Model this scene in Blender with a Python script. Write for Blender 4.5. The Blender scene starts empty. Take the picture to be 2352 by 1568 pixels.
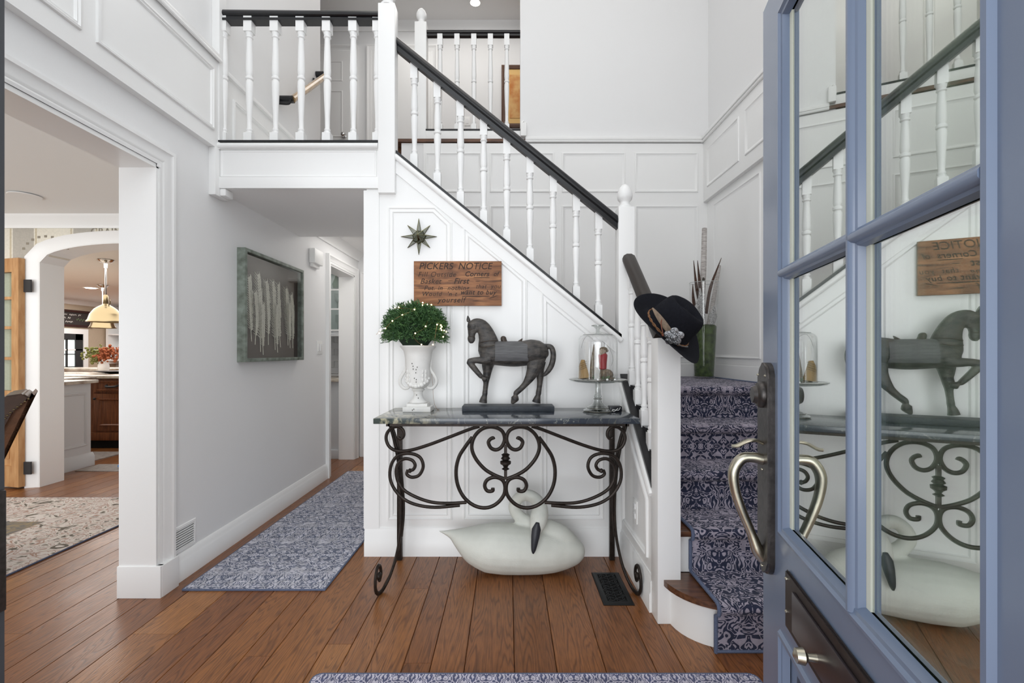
import bpy, bmesh, math, random
from mathutils import Vector, Matrix
random.seed(7)
PI = math.pi
S = bpy.context.scene
COL = S.collection
# ------------------------------------------------------------------ camera, world, lights, exposure
cam_d = bpy.data.cameras.new('camera'); cam = bpy.data.objects.new('camera', cam_d); COL.objects.link(cam)
cam.location = (0, 0, 1.2); cam.rotation_euler = (PI/2, 0, 0)
cam_d.sensor_width = 36; cam_d.lens = 1080*36/2352; cam_d.shift_x = 9/2352; cam_d.shift_y = 24/2352
cam_d.clip_start = 0.02
S.camera = cam
S.view_settings.view_transform = 'Standard'; S.view_settings.look = 'None'; S.view_settings.gamma = 1
S.view_settings.use_curve_mapping = False; S.view_settings.exposure = 0.19
S.cycles.max_bounces = 8; S.cycles.diffuse_bounces = 5; S.cycles.glossy_bounces = 4
S.cycles.transparent_max_bounces = 16; S.cycles.transmission_bounces = 8
S.cycles.caustics_reflective = False; S.cycles.caustics_refractive = False
S.cycles.sample_clamp_indirect = 4
world = bpy.data.worlds.new('world'); S.world = world; world.use_nodes = True
bg = world.node_tree.nodes['Background']; bg.inputs[0].default_value = (0.86, 0.93, 1.0, 1); bg.inputs[1].default_value = 1.15

def area(name, loc, rot, sx, sy, power, col=(1, 1, 1)):
    d = bpy.data.lights.new(name, 'AREA'); d.shape = 'RECTANGLE'; d.size = sx; d.size_y = sy
    d.energy = power; d.color = col
    o = bpy.data.objects.new(name, d); COL.objects.link(o); o.location = loc; o.rotation_euler = rot
    return o
area('foyer_ceiling_fill', (0.0, 1.9, 5.40), (0, 0, 0), 2.8, 2.6, 24, (1, .97, .93))  # unseen overhead area fill, added to brighten the foyer
area('front_window_fill', (-0.3, 0.42, 3.5), (PI/2, 0, 0), 2.6, 1.9, 14, (.95, .98, 1))  # added area fill just inside the supposed window over the door
area('porch_fill', (-0.3, -3.0, 1.3), (PI/2, 0, 0), 5.0, 2.5, 158, (.97, .985, 1))  # unseen area lamp outside the doorway, added to lift the low, shaded parts
area('upper_hall_light', (-0.5, 5.2, 5.40), (0, 0, 0), 2.2, 1.0, 17, (1, .97, .93))
area('hallway_fill', (-1.27, 4.7, 2.31), (0, 0, 0), .5, .9, 5, (1, .97, .94))  # added ceiling fill for the hallway, no lamp visible there
area('dining_fill', (-4.6, 2.6, 2.38), (0, 0, 0), 1.8, 2.0, 18, (1, .97, .94))  # added ceiling fill for the dining room, no fixture visible
area('dining_front_fill', (-5.3, -.7, 1.0), (PI/2+.15, 0, .25), 2.4, 1.6, 60, (.96, .98, 1))  # unseen fill at the room's front, added to brighten the dining ceiling
area('kitchen_light', (-6.5, 7.0, 2.38), (0, 0, 0), 4.0, 4.0, 150, (1, .97, .94))
area('kitchen_far_fill', (-8.6, 10.0, 2.38), (0, 0, 0), 2.0, 2.0, 60, (1, .97, .94))  # second area fill, added because the far kitchen wall was dim
area('side_room_light', (4.5, 3.6, 2.6), (0, 0, 0), 2.5, 2.5, 40, (1, .98, .95))
area('pantry_light', (-2.6, 4.75, 2.3), (0, 0, 0), .5, .4, 5, (1, .97, .93))
area('den_light', (-1.1, 7.0, 2.3), (0, 0, 0), .8, .8, 9, (1, .85, .65))

# ------------------------------------------------------------------ helpers
def lin(c):
    c = c/255
    return c/12.92 if c <= .04045 else ((c+.055)/1.055)**2.4
def C3(r, g, b): return (lin(r), lin(g), lin(b), 1)
MATS = {}
def newmat(name):
    m = bpy.data.materials.new(name); m.use_nodes = True; MATS[name] = m
    nt = m.node_tree
    return m, nt, nt.nodes, nt.links, nt.nodes['Principled BSDF']
def mat(name, col, rough=.5, metal=0, noise=None, bump=None, coat=0, emit=None, trans=0, ior=1.45, stretch=(1, 1, 1), col2=None, spec=.5):
    m, nt, N, L, B = newmat(name)
    c = C3(*col)
    B.inputs['Base Color'].default_value = c
    B.inputs['Roughness'].default_value = rough; B.inputs['Metallic'].default_value = metal
    B.inputs['Coat Weight'].default_value = coat; B.inputs['Coat Roughness'].default_value = .15
    B.inputs['Transmission Weight'].default_value = trans; B.inputs['IOR'].default_value = ior
    B.inputs['Specular IOR Level'].default_value = spec
    if emit:
        B.inputs['Emission Color'].default_value = C3(*emit[0]); B.inputs['Emission Strength'].default_value = emit[1]
    if noise or bump:
        tc = N.new('ShaderNodeTexCoord'); mp = N.new('ShaderNodeMapping'); mp.inputs['Scale'].default_value = stretch
        L.new(tc.outputs['Object'], mp.inputs['Vector'])
    if noise:
        n = N.new('ShaderNodeTexNoise'); n.inputs['Scale'].default_value = noise[0]; n.inputs['Detail'].default_value = 6
        L.new(mp.outputs[0], n.inputs['Vector'])
        r = N.new('ShaderNodeValToRGB'); r.color_ramp.elements[0].position = .3; r.color_ramp.elements[1].position = .7
        c2 = C3(*col2) if col2 else tuple([v*(1-noise[1]) for v in c[:3]]+[1])
        r.color_ramp.elements[0].color = c2; r.color_ramp.elements[1].color = c
        L.new(n.outputs['Fac'], r.inputs[0]); L.new(r.outputs[0], B.inputs['Base Color'])
    if bump:
        n2 = N.new('ShaderNodeTexNoise'); n2.inputs['Scale'].default_value = bump[0]; n2.inputs['Detail'].default_value = 4
        L.new(mp.outputs[0], n2.inputs['Vector'])
        b = N.new('ShaderNodeBump'); b.inputs['Strength'].default_value = bump[1]; b.inputs['Distance'].default_value = .004
        L.new(n2.outputs['Fac'], b.inputs['Height']); L.new(b.outputs[0], B.inputs['Normal'])
    return m

wall_paint = mat('wall_paint', (233, 233, 233), .6, bump=(180, .08))
white_trim = mat('white_trim', (241, 241, 240), .32, bump=(60, .02))
ceil_paint = mat('ceiling_paint', (244, 244, 243), .8)
black_rail = mat('black_handrail', (12, 13, 18), .3, coat=.2)
brown_black = mat('dark_walnut_handrail', (40, 33, 29), .35)
iron = mat('wrought_iron', (54, 46, 41), .45, .55, noise=(40, .5), bump=(160, .35))
pewter = mat('aged_pewter', (88, 84, 82), .38, .8, noise=(60, .4), bump=(90, .15))
silverm = mat('satin_nickel', (196, 190, 172), .3, 1, noise=(30, .2))
blackmetal = mat('black_metal', (34, 34, 35), .4, .6)
black_plastic = mat('black_plastic', (22, 24, 32), .35)
chrome = mat('chrome', (215, 215, 215), .15, 1)
brass = mat('polished_brass', (140, 126, 98), .22, 1)
navy_door = mat('blue_door_paint', (118, 132, 156), .26, coat=.25, bump=(50, .03))
weather_dark = mat('dark_grey_door_edge', (70, 72, 76), .5)
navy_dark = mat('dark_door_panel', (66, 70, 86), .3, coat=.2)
bronze = mat('dark_bronze', (62, 54, 52), .4, .5, noise=(40, .3))
spacer_m = mat('cream_glazing_spacer', (226, 229, 214), .5)
granite_d = None
swan_m = mat('weathered_white_paint', (214, 216, 208), .6, noise=(9, .12), bump=(120, .25))
bill_m = mat('black_bill_paint', (38, 40, 46), .45)
horse_m = mat('dark_carved_wood', (84, 79, 74), .4, noise=(24, .65), col2=(30, 30, 33), bump=(140, .5), stretch=(1, 1, 2.5))
blanket_m = mat('worn_grey_blanket', (98, 98, 100), .5, noise=(60, .45), bump=(200, .4), stretch=(.25, 1, 3))
saddle_m = mat('brown_saddle', (64, 54, 46), .5, noise=(70, .4), bump=(160, .4))
base_m = mat('blue_black_base', (50, 56, 64), .5, noise=(40, .35), bump=(150, .3))
urn_m = mat('chalky_white_cast_iron', (230, 229, 226), .7, noise=(14, .12), bump=(90, .15))
chip_m = mat('chipped_paint', (70, 66, 60), .7)
moss_m = mat('green_moss', (84, 106, 52), .9, noise=(28, .7), bump=(90, 1), col2=(34, 50, 20))
leaf_m = mat('dark_green_needles', (82, 118, 66), .6, noise=(45, .5), col2=(40, 72, 46))
bulb_m = mat('warm_glowing_bulb', (255, 240, 200), .4, emit=((255, 226, 160), 9))
wire_m = mat('copper_wire', (170, 130, 90), .4, .8)
felt_m = mat('black_felt', (30, 31, 37), .95, noise=(120, .3), bump=(300, .4), spec=.15)
leather_m = mat('tan_leather_cord', (150, 104, 66), .5, noise=(120, .5))
hfeather_m = mat('brown_quill_feather', (158, 138, 118), .6, noise=(55, .55), stretch=(1, 1, 1))
guinea_m = mat('spotted_guinea_feather', (52, 50, 52), .7, noise=(170, .1), col2=(222, 222, 220))
pheasant_m = mat('barred_pheasant_feather', (92, 62, 48), .7, noise=(90, .5), col2=(36, 28, 26), stretch=(1, 1, 3))
birch_m = mat('birch_bark', (214, 210, 206), .8, noise=(24, .4), stretch=(1, 1, 6), col2=(150, 142, 138))
crystal_m = mat('silver_crystal', (226, 228, 232), .25, .75, noise=(160, .85), bump=(220, 1))
plate_m = mat('white_plastic_plate', (240, 240, 238), .35)
register_m = mat('black_floor_register', (40, 41, 42), .5, .4)
dark_hole = mat('dark_void', (10, 10, 10), .9)
cardboard_m = mat('kraft_cardboard', (172, 140, 92), .8, noise=(30, .2))
red_m = mat('red_robe_paint', (150, 18, 28), .4, noise=(30, .3))
beard_m = mat('grey_beard_fibre', (176, 160, 142), .8, noise=(160, .5), bump=(200, .8))
lichen_m = mat('dried_lichen', (128, 112, 92), .9, noise=(90, .6), bump=(120, 1))
sage_m = mat('sage_leaf', (120, 140, 104), .7, noise=(60, .3))
white_gloss = mat('white_glaze', (240, 240, 240), .2)
pine_m = mat('honey_pine', (200, 158, 112), .45, noise=(7, .3), stretch=(4, 4, .8), bump=(20, .2), col2=(168, 120, 76))
cherry_m = mat('cherry_cabinet', (142, 86, 48), .4, noise=(8, .45), stretch=(9, 9, .8), col2=(96, 52, 28))
grey_cab = mat('pale_grey_cabinet', (206, 208, 210), .45)
chair_leather = mat('brown_leather', (112, 72, 44), .35, noise=(18, .4), bump=(90, .3))
chair_side = mat('dark_leather_side', (74, 54, 44), .4, noise=(30, .3))
grasscloth = mat('tan_grasscloth', (196, 178, 156), .8, noise=(30, .18), stretch=(6, 6, .4))
chalk_m = mat('chalkboard', (56, 50, 48), .7)
chalk_w = mat('chalk_white', (232, 230, 224), .8)
black_frame = mat('black_window_paint', (46, 46, 48), .4)
green_frame = mat('verdigris_frame', (142, 152, 142), .6, noise=(22, .35), stretch=(1, 1, 1), bump=(60, .3), col2=(98, 104, 94))
taupe_m = mat('taupe_mat_board', (92, 82, 74), .8, noise=(200, .15))
afeather_m = mat('cream_feather_relief', (214, 212, 196), .7, noise=(60, .2))
frame_brown = mat('brown_picture_frame', (92, 60, 40), .45, noise=(20, .3), stretch=(1, 1, 4))
sepia_art = mat('sepia_map_art', (226, 186, 124), .7, noise=(9, .4), col2=(196, 122, 60))
mat_gold = mat('gold_mat_board', (226, 186, 120), .7)
blue_wall = mat('blue_grey_den_wall', (112, 132, 156), .7, noise=(20, .1))
mahog = mat('mahogany_panelling', (60, 26, 20), .4, noise=(8, .4), stretch=(9, 9, .8))
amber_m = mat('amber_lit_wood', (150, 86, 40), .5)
gold_m = mat('gilt_figurine', (200, 160, 70), .3, .9)
tile_m = mat('white_tile', (208, 210, 212), .25)
marble_l = mat('pale_marble_counter', (214, 206, 192), .25, noise=(7, .5), col2=(120, 96, 74))
flower_o = mat('orange_hydrangea', (168, 92, 56), .8, noise=(40, .4))
flower_g = mat('green_hydrangea', (120, 122, 62), .8, noise=(40, .4))
tread_wood = mat('oiled_oak_tread', (112, 74, 50), .3, noise=(10, .5), stretch=(1, 8, 8), coat=.3, col2=(64, 38, 24))
window_glow = None
blue_cloth = mat('blue_toy', (90, 140, 200), .6)
grey_rug = mat('grey_kitchen_rug', (166, 158, 152), .9, noise=(26, .3))
tree_leaf = mat('outdoor_leaves', (110, 150, 60), .7, noise=(3, .5))
lawn_m = mat('lawn', (120, 150, 70), .9, noise=(3, .3))
mirror_m = mat('bevelled_mirror_glass', (150, 152, 142), .06, 1)
mirror_edge = mat('antiqued_mirror_edge', (128, 126, 96), .2, 1)

def glass_thin(name, tint, r0, rough=0.0, power=3.2):
    m = bpy.data.materials.new(name); m.use_nodes = True; nt = m.node_tree; N = nt.nodes; L = nt.links; N.clear()
    o = N.new('ShaderNodeOutputMaterial'); mx = N.new('ShaderNodeMixShader'); t = N.new('ShaderNodeBsdfTransparent'); g = N.new('ShaderNodeBsdfGlossy')
    t.inputs[0].default_value = C3(*tint); g.inputs['Roughness'].default_value = rough
    g.inputs['Color'].default_value = (.95, .96, .95, 1)
    lw = N.new('ShaderNodeLayerWeight'); lw.inputs['Blend'].default_value = .5
    pw = N.new('ShaderNodeMath'); pw.operation = 'POWER'; pw.inputs[1].default_value = power
    ma = N.new('ShaderNodeMath'); ma.operation = 'MULTIPLY_ADD'; ma.inputs[1].default_value = 1-r0; ma.inputs[2].default_value = r0
    L.new(lw.outputs['Facing'], pw.inputs[0]); L.new(pw.outputs[0], ma.inputs[0]); L.new(ma.outputs[0], mx.inputs[0])
    L.new(t.outputs[0], mx.inputs[1]); L.new(g.outputs[0], mx.inputs[2]); L.new(mx.outputs[0], o.inputs[0])
    return m
door_glass = glass_thin('insulated_door_glass', (236, 243, 236), .20, 0, 1.5)
thin_glass = glass_thin('clear_thin_glass', (254, 254, 254), .035, 0, 3.5)
pic_glass = glass_thin('picture_glass', (250, 250, 250), .04, 0, 5.5)
stand_glass = glass_thin('pressed_clear_glass', (234, 236, 235), .10, .02, 2.0)
window_pane = glass_thin('window_glass', (245, 250, 248), .05, 0, 3)

# granite: dark with pale veins
def mk_granite():
    m, nt, N, L, B = newmat('veined_dark_granite')
    tc = N.new('ShaderNodeTexCoord'); mp = N.new('ShaderNodeMapping'); L.new(tc.outputs['Object'], mp.inputs[0]); mp.inputs['Scale'].default_value = (1, 1, 1)
    n = N.new('ShaderNodeTexNoise'); n.inputs['Scale'].default_value = 7; n.inputs['Detail'].default_value = 8; n.inputs['Distortion'].default_value = 2.2
    L.new(mp.outputs[0], n.inputs[0])
    r = N.new('ShaderNodeValToRGB'); e = r.color_ramp.elements
    e[0].position = .0; e[0].color = C3(52, 58, 66); e[1].position = 1; e[1].color = C3(84, 88, 92)
    for p, c in ((.44, (56, 62, 72)), (.493, (62, 68, 76)), (.50, (150, 152, 144)), (.506, (60, 66, 74)), (.66, (66, 72, 80)), (.70, (100, 102, 96))):
        q = e.new(p); q.color = C3(*c)
    L.new(n.outputs['Fac'], r.inputs[0])
    # warm mottled end at left
    n3 = N.new('ShaderNodeTexNoise'); n3.inputs['Scale'].default_value = 22; n3.inputs['Detail'].default_value = 6; n3.inputs['Distortion'].default_value = 1
    L.new(mp.outputs[0], n3.inputs[0])
    r3 = N.new('ShaderNodeValToRGB'); r3.color_ramp.elements[0].position = .45; r3.color_ramp.elements[0].color = C3(70, 78, 72); r3.color_ramp.elements[1].position = .6; r3.color_ramp.elements[1].color = C3(196, 190, 160)
    L.new(n3.outputs['Fac'], r3.inputs[0])
    sx = N.new('ShaderNodeSeparateXYZ'); L.new(tc.outputs['Object'], sx.inputs[0])
    mr = N.new('ShaderNodeMapRange'); mr.inputs[1].default_value = -.66; mr.inputs[2].default_value = -.25; mr.inputs[3].default_value = .85; mr.inputs[4].default_value = 0
    L.new(sx.outputs[0], mr.inputs[0])
    mix = N.new('ShaderNodeMix'); mix.data_type = 'RGBA'; L.new(mr.outputs[0], mix.inputs[0]); L.new(r.outputs[0], mix.inputs[6]); L.new(r3.outputs[0], mix.inputs[7])
    L.new(mix.outputs[2], B.inputs['Base Color']); B.inputs['Roughness'].default_value = .14
    return m
granite_d = mk_granite()

def mk_floor():
    m, nt, N, L, B = newmat('stained_oak_planks')
    at = N.new('ShaderNodeAttribute'); at.attribute_name = 'plank'
    tc = N.new('ShaderNodeTexCoord')
    off = N.new('ShaderNodeVectorMath'); off.operation = 'SCALE'; off.inputs['Scale'].default_value = 37.0; L.new(at.outputs['Color'], off.inputs[0])
    add = N.new('ShaderNodeVectorMath'); L.new(tc.outputs['Object'], add.inputs[0]); L.new(off.outputs[0], add.inputs[1])
    mp = N.new('ShaderNodeMapping'); mp.inputs['Scale'].default_value = (1, .10, 1); L.new(add.outputs[0], mp.inputs[0])
    mp2 = N.new('ShaderNodeMapping'); mp2.inputs['Scale'].default_value = (1, .085, 1); L.new(add.outputs[0], mp2.inputs[0])
    # cathedral grain: contour lines of a stretched low frequency noise
    n1 = N.new('ShaderNodeTexNoise'); n1.inputs['Scale'].default_value = 9; n1.inputs['Detail'].default_value = 2.5; n1.inputs['Roughness'].default_value = .5; n1.inputs['Distortion'].default_value = .25
    L.new(mp2.outputs[0], n1.inputs[0])
    ml = N.new('ShaderNodeMath'); ml.operation = 'MULTIPLY'; ml.inputs[1].default_value = 30; L.new(n1.outputs['Fac'], ml.inputs[0])
    fr = N.new('ShaderNodeMath'); fr.operation = 'PINGPONG'; fr.inputs[1].default_value = .5; L.new(ml.outputs[0], fr.inputs[0])
    rg = N.new('ShaderNodeValToRGB'); rg.color_ramp.elements[0].position = .0; rg.color_ramp.elements[0].color = (0, 0, 0, 1); rg.color_ramp.elements[1].position = .26; rg.color_ramp.elements[1].color = (1, 1, 1, 1)
    L.new(fr.outputs[0], rg.inputs[0])
    # fine fibre streaks
    n2 = N.new('ShaderNodeTexNoise'); n2.inputs['Scale'].default_value = 150; n2.inputs['Detail'].default_value = 4; L.new(mp.outputs[0], n2.inputs[0])
    r2 = N.new('ShaderNodeValToRGB'); r2.color_ramp.elements[0].position = .35; r2.color_ramp.elements[0].color = (.42, .42, .42, 1); r2.color_ramp.elements[1].position = .62; r2.color_ramp.elements[1].color = (1, 1, 1, 1)
    L.new(n2.outputs['Fac'], r2.inputs[0])
    # plank colour
    rp = N.new('ShaderNodeValToRGB'); e = rp.color_ramp.elements
    e[0].position = 0; e[0].color = C3(122, 74, 40); e[1].position = 1; e[1].color = C3(178, 122, 70)
    for p, c in ((.25, (150, 96, 54)), (.5, (134, 82, 44)), (.75, (164, 108, 58))): q = e.new(p); q.color = C3(*c)
    L.new(at.outputs['Fac'], rp.inputs[0])
    n4 = N.new('ShaderNodeTexNoise'); n4.inputs['Scale'].default_value = 2.3; n4.inputs['Detail'].default_value = 2; L.new(tc.outputs['Object'], n4.inputs[0])
    m1 = N.new('ShaderNodeMix'); m1.data_type = 'RGBA'; m1.blend_type = 'MULTIPLY'; m1.inputs[0].default_value = .5; L.new(rp.outputs[0], m1.inputs[6]); L.new(r2.outputs[0], m1.inputs[7])
    m2 = N.new('ShaderNodeMix'); m2.data_type = 'RGBA'; L.new(rg.outputs[0], m2.inputs[0]); 
    dk = N.new('ShaderNodeMix'); dk.data_type = 'RGBA'; dk.blend_type = 'MULTIPLY'; dk.inputs[0].default_value = .5; L.new(m1.outputs[2], dk.inputs[6]); dk.inputs[7].default_value = C3(96, 66, 56)
    L.new(dk.outputs[2], m2.inputs[6]); L.new(m1.outputs[2], m2.inputs[7])
    L.new(m2.outputs[2], B.inputs['Base Color'])
    mr = N.new('ShaderNodeMapRange'); mr.inputs[3].default_value = .24; mr.inputs[4].default_value = .44; L.new(n4.outputs['Fac'], mr.inputs[0]); L.new(mr.outputs[0], B.inputs['Roughness'])
    bp = N.new('ShaderNodeBump'); bp.inputs['Strength'].default_value = .12; bp.inputs['Distance'].default_value = .002; L.new(rg.outputs[0], bp.inputs['Height']); L.new(bp.outputs[0], B.inputs['Normal'])
    B.inputs['Coat Weight'].default_value = .08; B.inputs['Coat Roughness'].default_value = .15
    return m
floor_m = mk_floor()

def mk_damask(name, dark, light, T, sc, thr=.5, soft=.03, mid=None, V=None, dist=1.6):
    """UV in metres; repeats mirrored across T so scrolls come out symmetric."""
    m, nt, N, L, B = newmat(name)
    uv = N.new('ShaderNodeUVMap'); uv.uv_map = 'UVMap'
    sp = N.new('ShaderNodeSeparateXYZ'); L.new(uv.outputs[0], sp.inputs[0])
    pu = N.new('ShaderNodeMath'); pu.operation = 'PINGPONG'; pu.inputs[1].default_value = T/2; L.new(sp.outputs[0], pu.inputs[0])
    pv = N.new('ShaderNodeMath'); pv.operation = 'PINGPONG' ; pv.inputs[1].default_value = (V or T)*1.5; L.new(sp.outputs[1], pv.inputs[0])
    cb = N.new('ShaderNodeCombineXYZ'); L.new(pu.outputs[0], cb.inputs[0]); L.new(pv.outputs[0], cb.inputs[1])
    n = N.new('ShaderNodeTexNoise'); n.inputs['Scale'].default_value = sc; n.inputs['Detail'].default_value = 1.2; n.inputs['Roughness'].default_value = .45; n.inputs['Distortion'].default_value = dist
    L.new(cb.outputs[0], n.inputs[0])
    # ridge lines -> filigree scrolls
    ml = N.new('ShaderNodeMath'); ml.operation = 'MULTIPLY'; ml.inputs[1].default_value = 5.5; L.new(n.outputs['Fac'], ml.inputs[0])
    pp = N.new('ShaderNodeMath'); pp.operation = 'PINGPONG'; pp.inputs[1].default_value = .5; L.new(ml.outputs[0], pp.inputs[0])
    r = N.new('ShaderNodeValToRGB'); e = r.color_ramp.elements; e[0].position = thr*.5-soft; e[0].color = C3(*dark); e[1].position = thr*.5+soft; e[1].color = C3(*light)
    L.new(pp.outputs[0], r.inputs[0])
    nf = N.new('ShaderNodeTexNoise'); nf.inputs['Scale'].default_value = 420; nf.inputs['Detail'].default_value = 2; L.new(uv.outputs[0], nf.inputs[0])
    nw = N.new('ShaderNodeTexNoise'); nw.inputs['Scale'].default_value = 22; nw.inputs['Detail'].default_value = 4; L.new(uv.outputs[0], nw.inputs[0])
    ad = N.new('ShaderNodeMath'); ad.operation = 'ADD'; L.new(nf.outputs['Fac'], ad.inputs[0]); L.new(nw.outputs['Fac'], ad.inputs[1])
    mr = N.new('ShaderNodeMapRange'); mr.inputs[1].default_value = .7; mr.inputs[2].default_value = 1.3; mr.inputs[3].default_value = .62; mr.inputs[4].default_value = 1.3; L.new(ad.outputs[0], mr.inputs[0])
    mx = N.new('ShaderNodeMix'); mx.data_type = 'RGBA'; mx.blend_type = 'MULTIPLY'; mx.inputs[0].default_value = 1; L.new(r.outputs[0], mx.inputs[6]); L.new(mr.outputs[0], mx.inputs[7])
    L.new(mx.outputs[2], B.inputs['Base Color']); B.inputs['Roughness'].default_value = .95; B.inputs['Specular IOR Level'].default_value = .1
    B.inputs['Sheen Weight'].default_value = .15
    bp = N.new('ShaderNodeBump'); bp.inputs['Strength'].default_value = .4; bp.inputs['Distance'].default_value = .003; L.new(ad.outputs[0], bp.inputs['Height']); L.new(bp.outputs[0], B.inputs['Normal'])
    return m
stair_carpet = mk_damask('navy_damask_carpet', (46, 50, 70), (160, 153, 166), .26, 19, .56, .04)
runner_carpet = mk_damask('blue_grey_filigree_carpet', (92, 99, 122), (196, 196, 206), .23, 17, .46, .04, dist=2.0)
rug_carpet = mk_damask('slate_damask_rug', (84, 88, 118), (196, 192, 206), .16, 24, .5, .04)
binding_m = mat('blue_rug_binding', (98, 108, 134), .9, noise=(200, .3))

def mk_dining_rug():
    m, nt, N, L, B = newmat('floral_wool_rug')
    tc = N.new('ShaderNodeTexCoord'); sp = N.new('ShaderNodeSeparateXYZ'); L.new(tc.outputs['Object'], sp.inputs[0])
    n = N.new('ShaderNodeTexNoise'); n.inputs['Scale'].default_value = 9; n.inputs['Detail'].default_value = 3; n.inputs['Distortion'].default_value = 2.5; L.new(tc.outputs['Object'], n.inputs[0])
    r = N.new('ShaderNodeValToRGB'); e = r.color_ramp.elements; e[0].position = .36; e[0].color = C3(104, 96, 86); e[1].position = .62; e[1].color = C3(206, 196, 190)
    q = e.new(.43); q.color = C3(214, 206, 196); q = e.new(.5); q.color = C3(212, 204, 200); q = e.new(.56); q.color = C3(160, 124, 104)
    L.new(n.outputs['Fac'], r.inputs[0])
    r2 = N.new('ShaderNodeValToRGB'); e = r2.color_ramp.elements; e[0].position = .4; e[0].color = C3(112, 108, 106); e[1].position = .66; e[1].color = C3(150, 134, 104)
    L.new(n.outputs['Fac'], r2.inputs[0])
    # field begins inside the border
    a = N.new('ShaderNodeMath'); a.operation = 'LESS_THAN'; a.inputs[1].default_value = -3.25; L.new(sp.outputs[0], a.inputs[0])
    b = N.new('ShaderNodeMath'); b.operation = 'LESS_THAN'; b.inputs[1].default_value = 3.3; L.new(sp.outputs[1], b.inputs[0])
    ab = N.new('ShaderNodeMath'); ab.operation = 'MULTIPLY'; L.new(a.outputs[0], ab.inputs[0]); L.new(b.outputs[0], ab.inputs[1])
    mx = N.new('ShaderNodeMix'); mx.data_type = 'RGBA'; L.new(ab.outputs[0], mx.inputs[0]); L.new(r.outputs[0], mx.inputs[6]); L.new(r2.outputs[0], mx.inputs[7])
    L.new(mx.outputs[2], B.inputs['Base Color']); B.inputs['Roughness'].default_value = .95
    return m
dining_rug_m = mk_dining_rug()

def mk_sign_wood():
    m, nt, N, L, B = newmat('weathered_sign_board')
    tc = N.new('ShaderNodeTexCoord'); mp = N.new('ShaderNodeMapping'); mp.inputs['Scale'].default_value = (1, 1, 6); L.new(tc.outputs['Object'], mp.inputs[0])
    n = N.new('ShaderNodeTexNoise'); n.inputs['Scale'].default_value = 6; n.inputs['Detail'].default_value = 8; n.inputs['Distortion'].default_value = .8; L.new(mp.outputs[0], n.inputs[0])
    r = N.new('ShaderNodeValToRGB'); e = r.color_ramp.elements; e[0].position = .3; e[0].color = C3(96, 62, 40); e[1].position = .72; e[1].color = C3(176, 124, 82)
    q = e.new(.5); q.color = C3(140, 92, 58)
    L.new(n.outputs['Fac'], r.inputs[0])
    n2 = N.new('ShaderNodeTexNoise'); n2.inputs['Scale'].default_value = 7; n2.inputs['Detail'].default_value = 2; L.new(tc.outputs['Object'], n2.inputs[0])
    r2 = N.new('ShaderNodeValToRGB'); e = r2.color_ramp.elements; e[0].position = .35; e[0].color = (.45, .42, .42, 1); e[1].position = .55; e[1].color = (1, 1, 1, 1)
    L.new(n2.outputs['Fac'], r2.inputs[0])
    mx = N.new('ShaderNodeMix'); mx.data_type = 'RGBA'; mx.blend_type = 'MULTIPLY'; mx.inputs[0].default_value = .8; L.new(r.outputs[0], mx.inputs[6]); L.new(r2.outputs[0], mx.inputs[7])
    L.new(mx.outputs[2], B.inputs['Base Color']); B.inputs['Roughness'].default_value = .6
    bp = N.new('ShaderNodeBump'); bp.inputs['Strength'].default_value = .3; bp.inputs['Distance'].default_value = .003; L.new(n.outputs['Fac'], bp.inputs['Height']); L.new(bp.outputs[0], B.inputs['Normal'])
    return m
sign_m = mk_sign_wood()
sign_ink = mat('faded_black_ink', (30, 26, 26), .7, noise=(26, .5), col2=(70, 48, 36))

def mk_wallpaper():
    m, nt, N, L, B = newmat('grain_sack_wallpaper')
    tc = N.new('ShaderNodeTexCoord'); sp = N.new('ShaderNodeSeparateXYZ'); L.new(tc.outputs['Object'], sp.inputs[0])
    mo = N.new('ShaderNodeMath'); mo.operation = 'PINGPONG'; mo.inputs[1].default_value = .27; L.new(sp.outputs[0], mo.inputs[0])
    r = N.new('ShaderNodeValToRGB'); r.color_ramp.interpolation = 'CONSTANT'; e = r.color_ramp.elements; e[0].position = 0; e[0].color = C3(178, 172, 162); e[1].position = .09; e[1].color = C3(222, 216, 202)
    q = e.new(.105); q.color = C3(196, 184, 160); q = e.new(.12); q.color = C3(222, 216, 202)
    L.new(mo.outputs[0], r.inputs[0])
    n = N.new('ShaderNodeTexNoise'); n.inputs['Scale'].default_value = 70; n.inputs['Detail'].default_value = 3; L.new(tc.outputs['Object'], n.inputs[0])
    mr = N.new('ShaderNodeMapRange'); mr.inputs[3].default_value = .8; mr.inputs[4].default_value = 1.1; L.new(n.outputs['Fac'], mr.inputs[0])
    mx = N.new('ShaderNodeMix'); mx.data_type = 'RGBA'; mx.blend_type = 'MULTIPLY'; mx.inputs[0].default_value = 1; L.new(r.outputs[0], mx.inputs[6]); L.new(mr.outputs[0], mx.inputs[7])
    L.new(mx.outputs[2], B.inputs['Base Color']); B.inputs['Roughness'].default_value = .8
    return m
wallpaper_m = mk_wallpaper()

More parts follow.
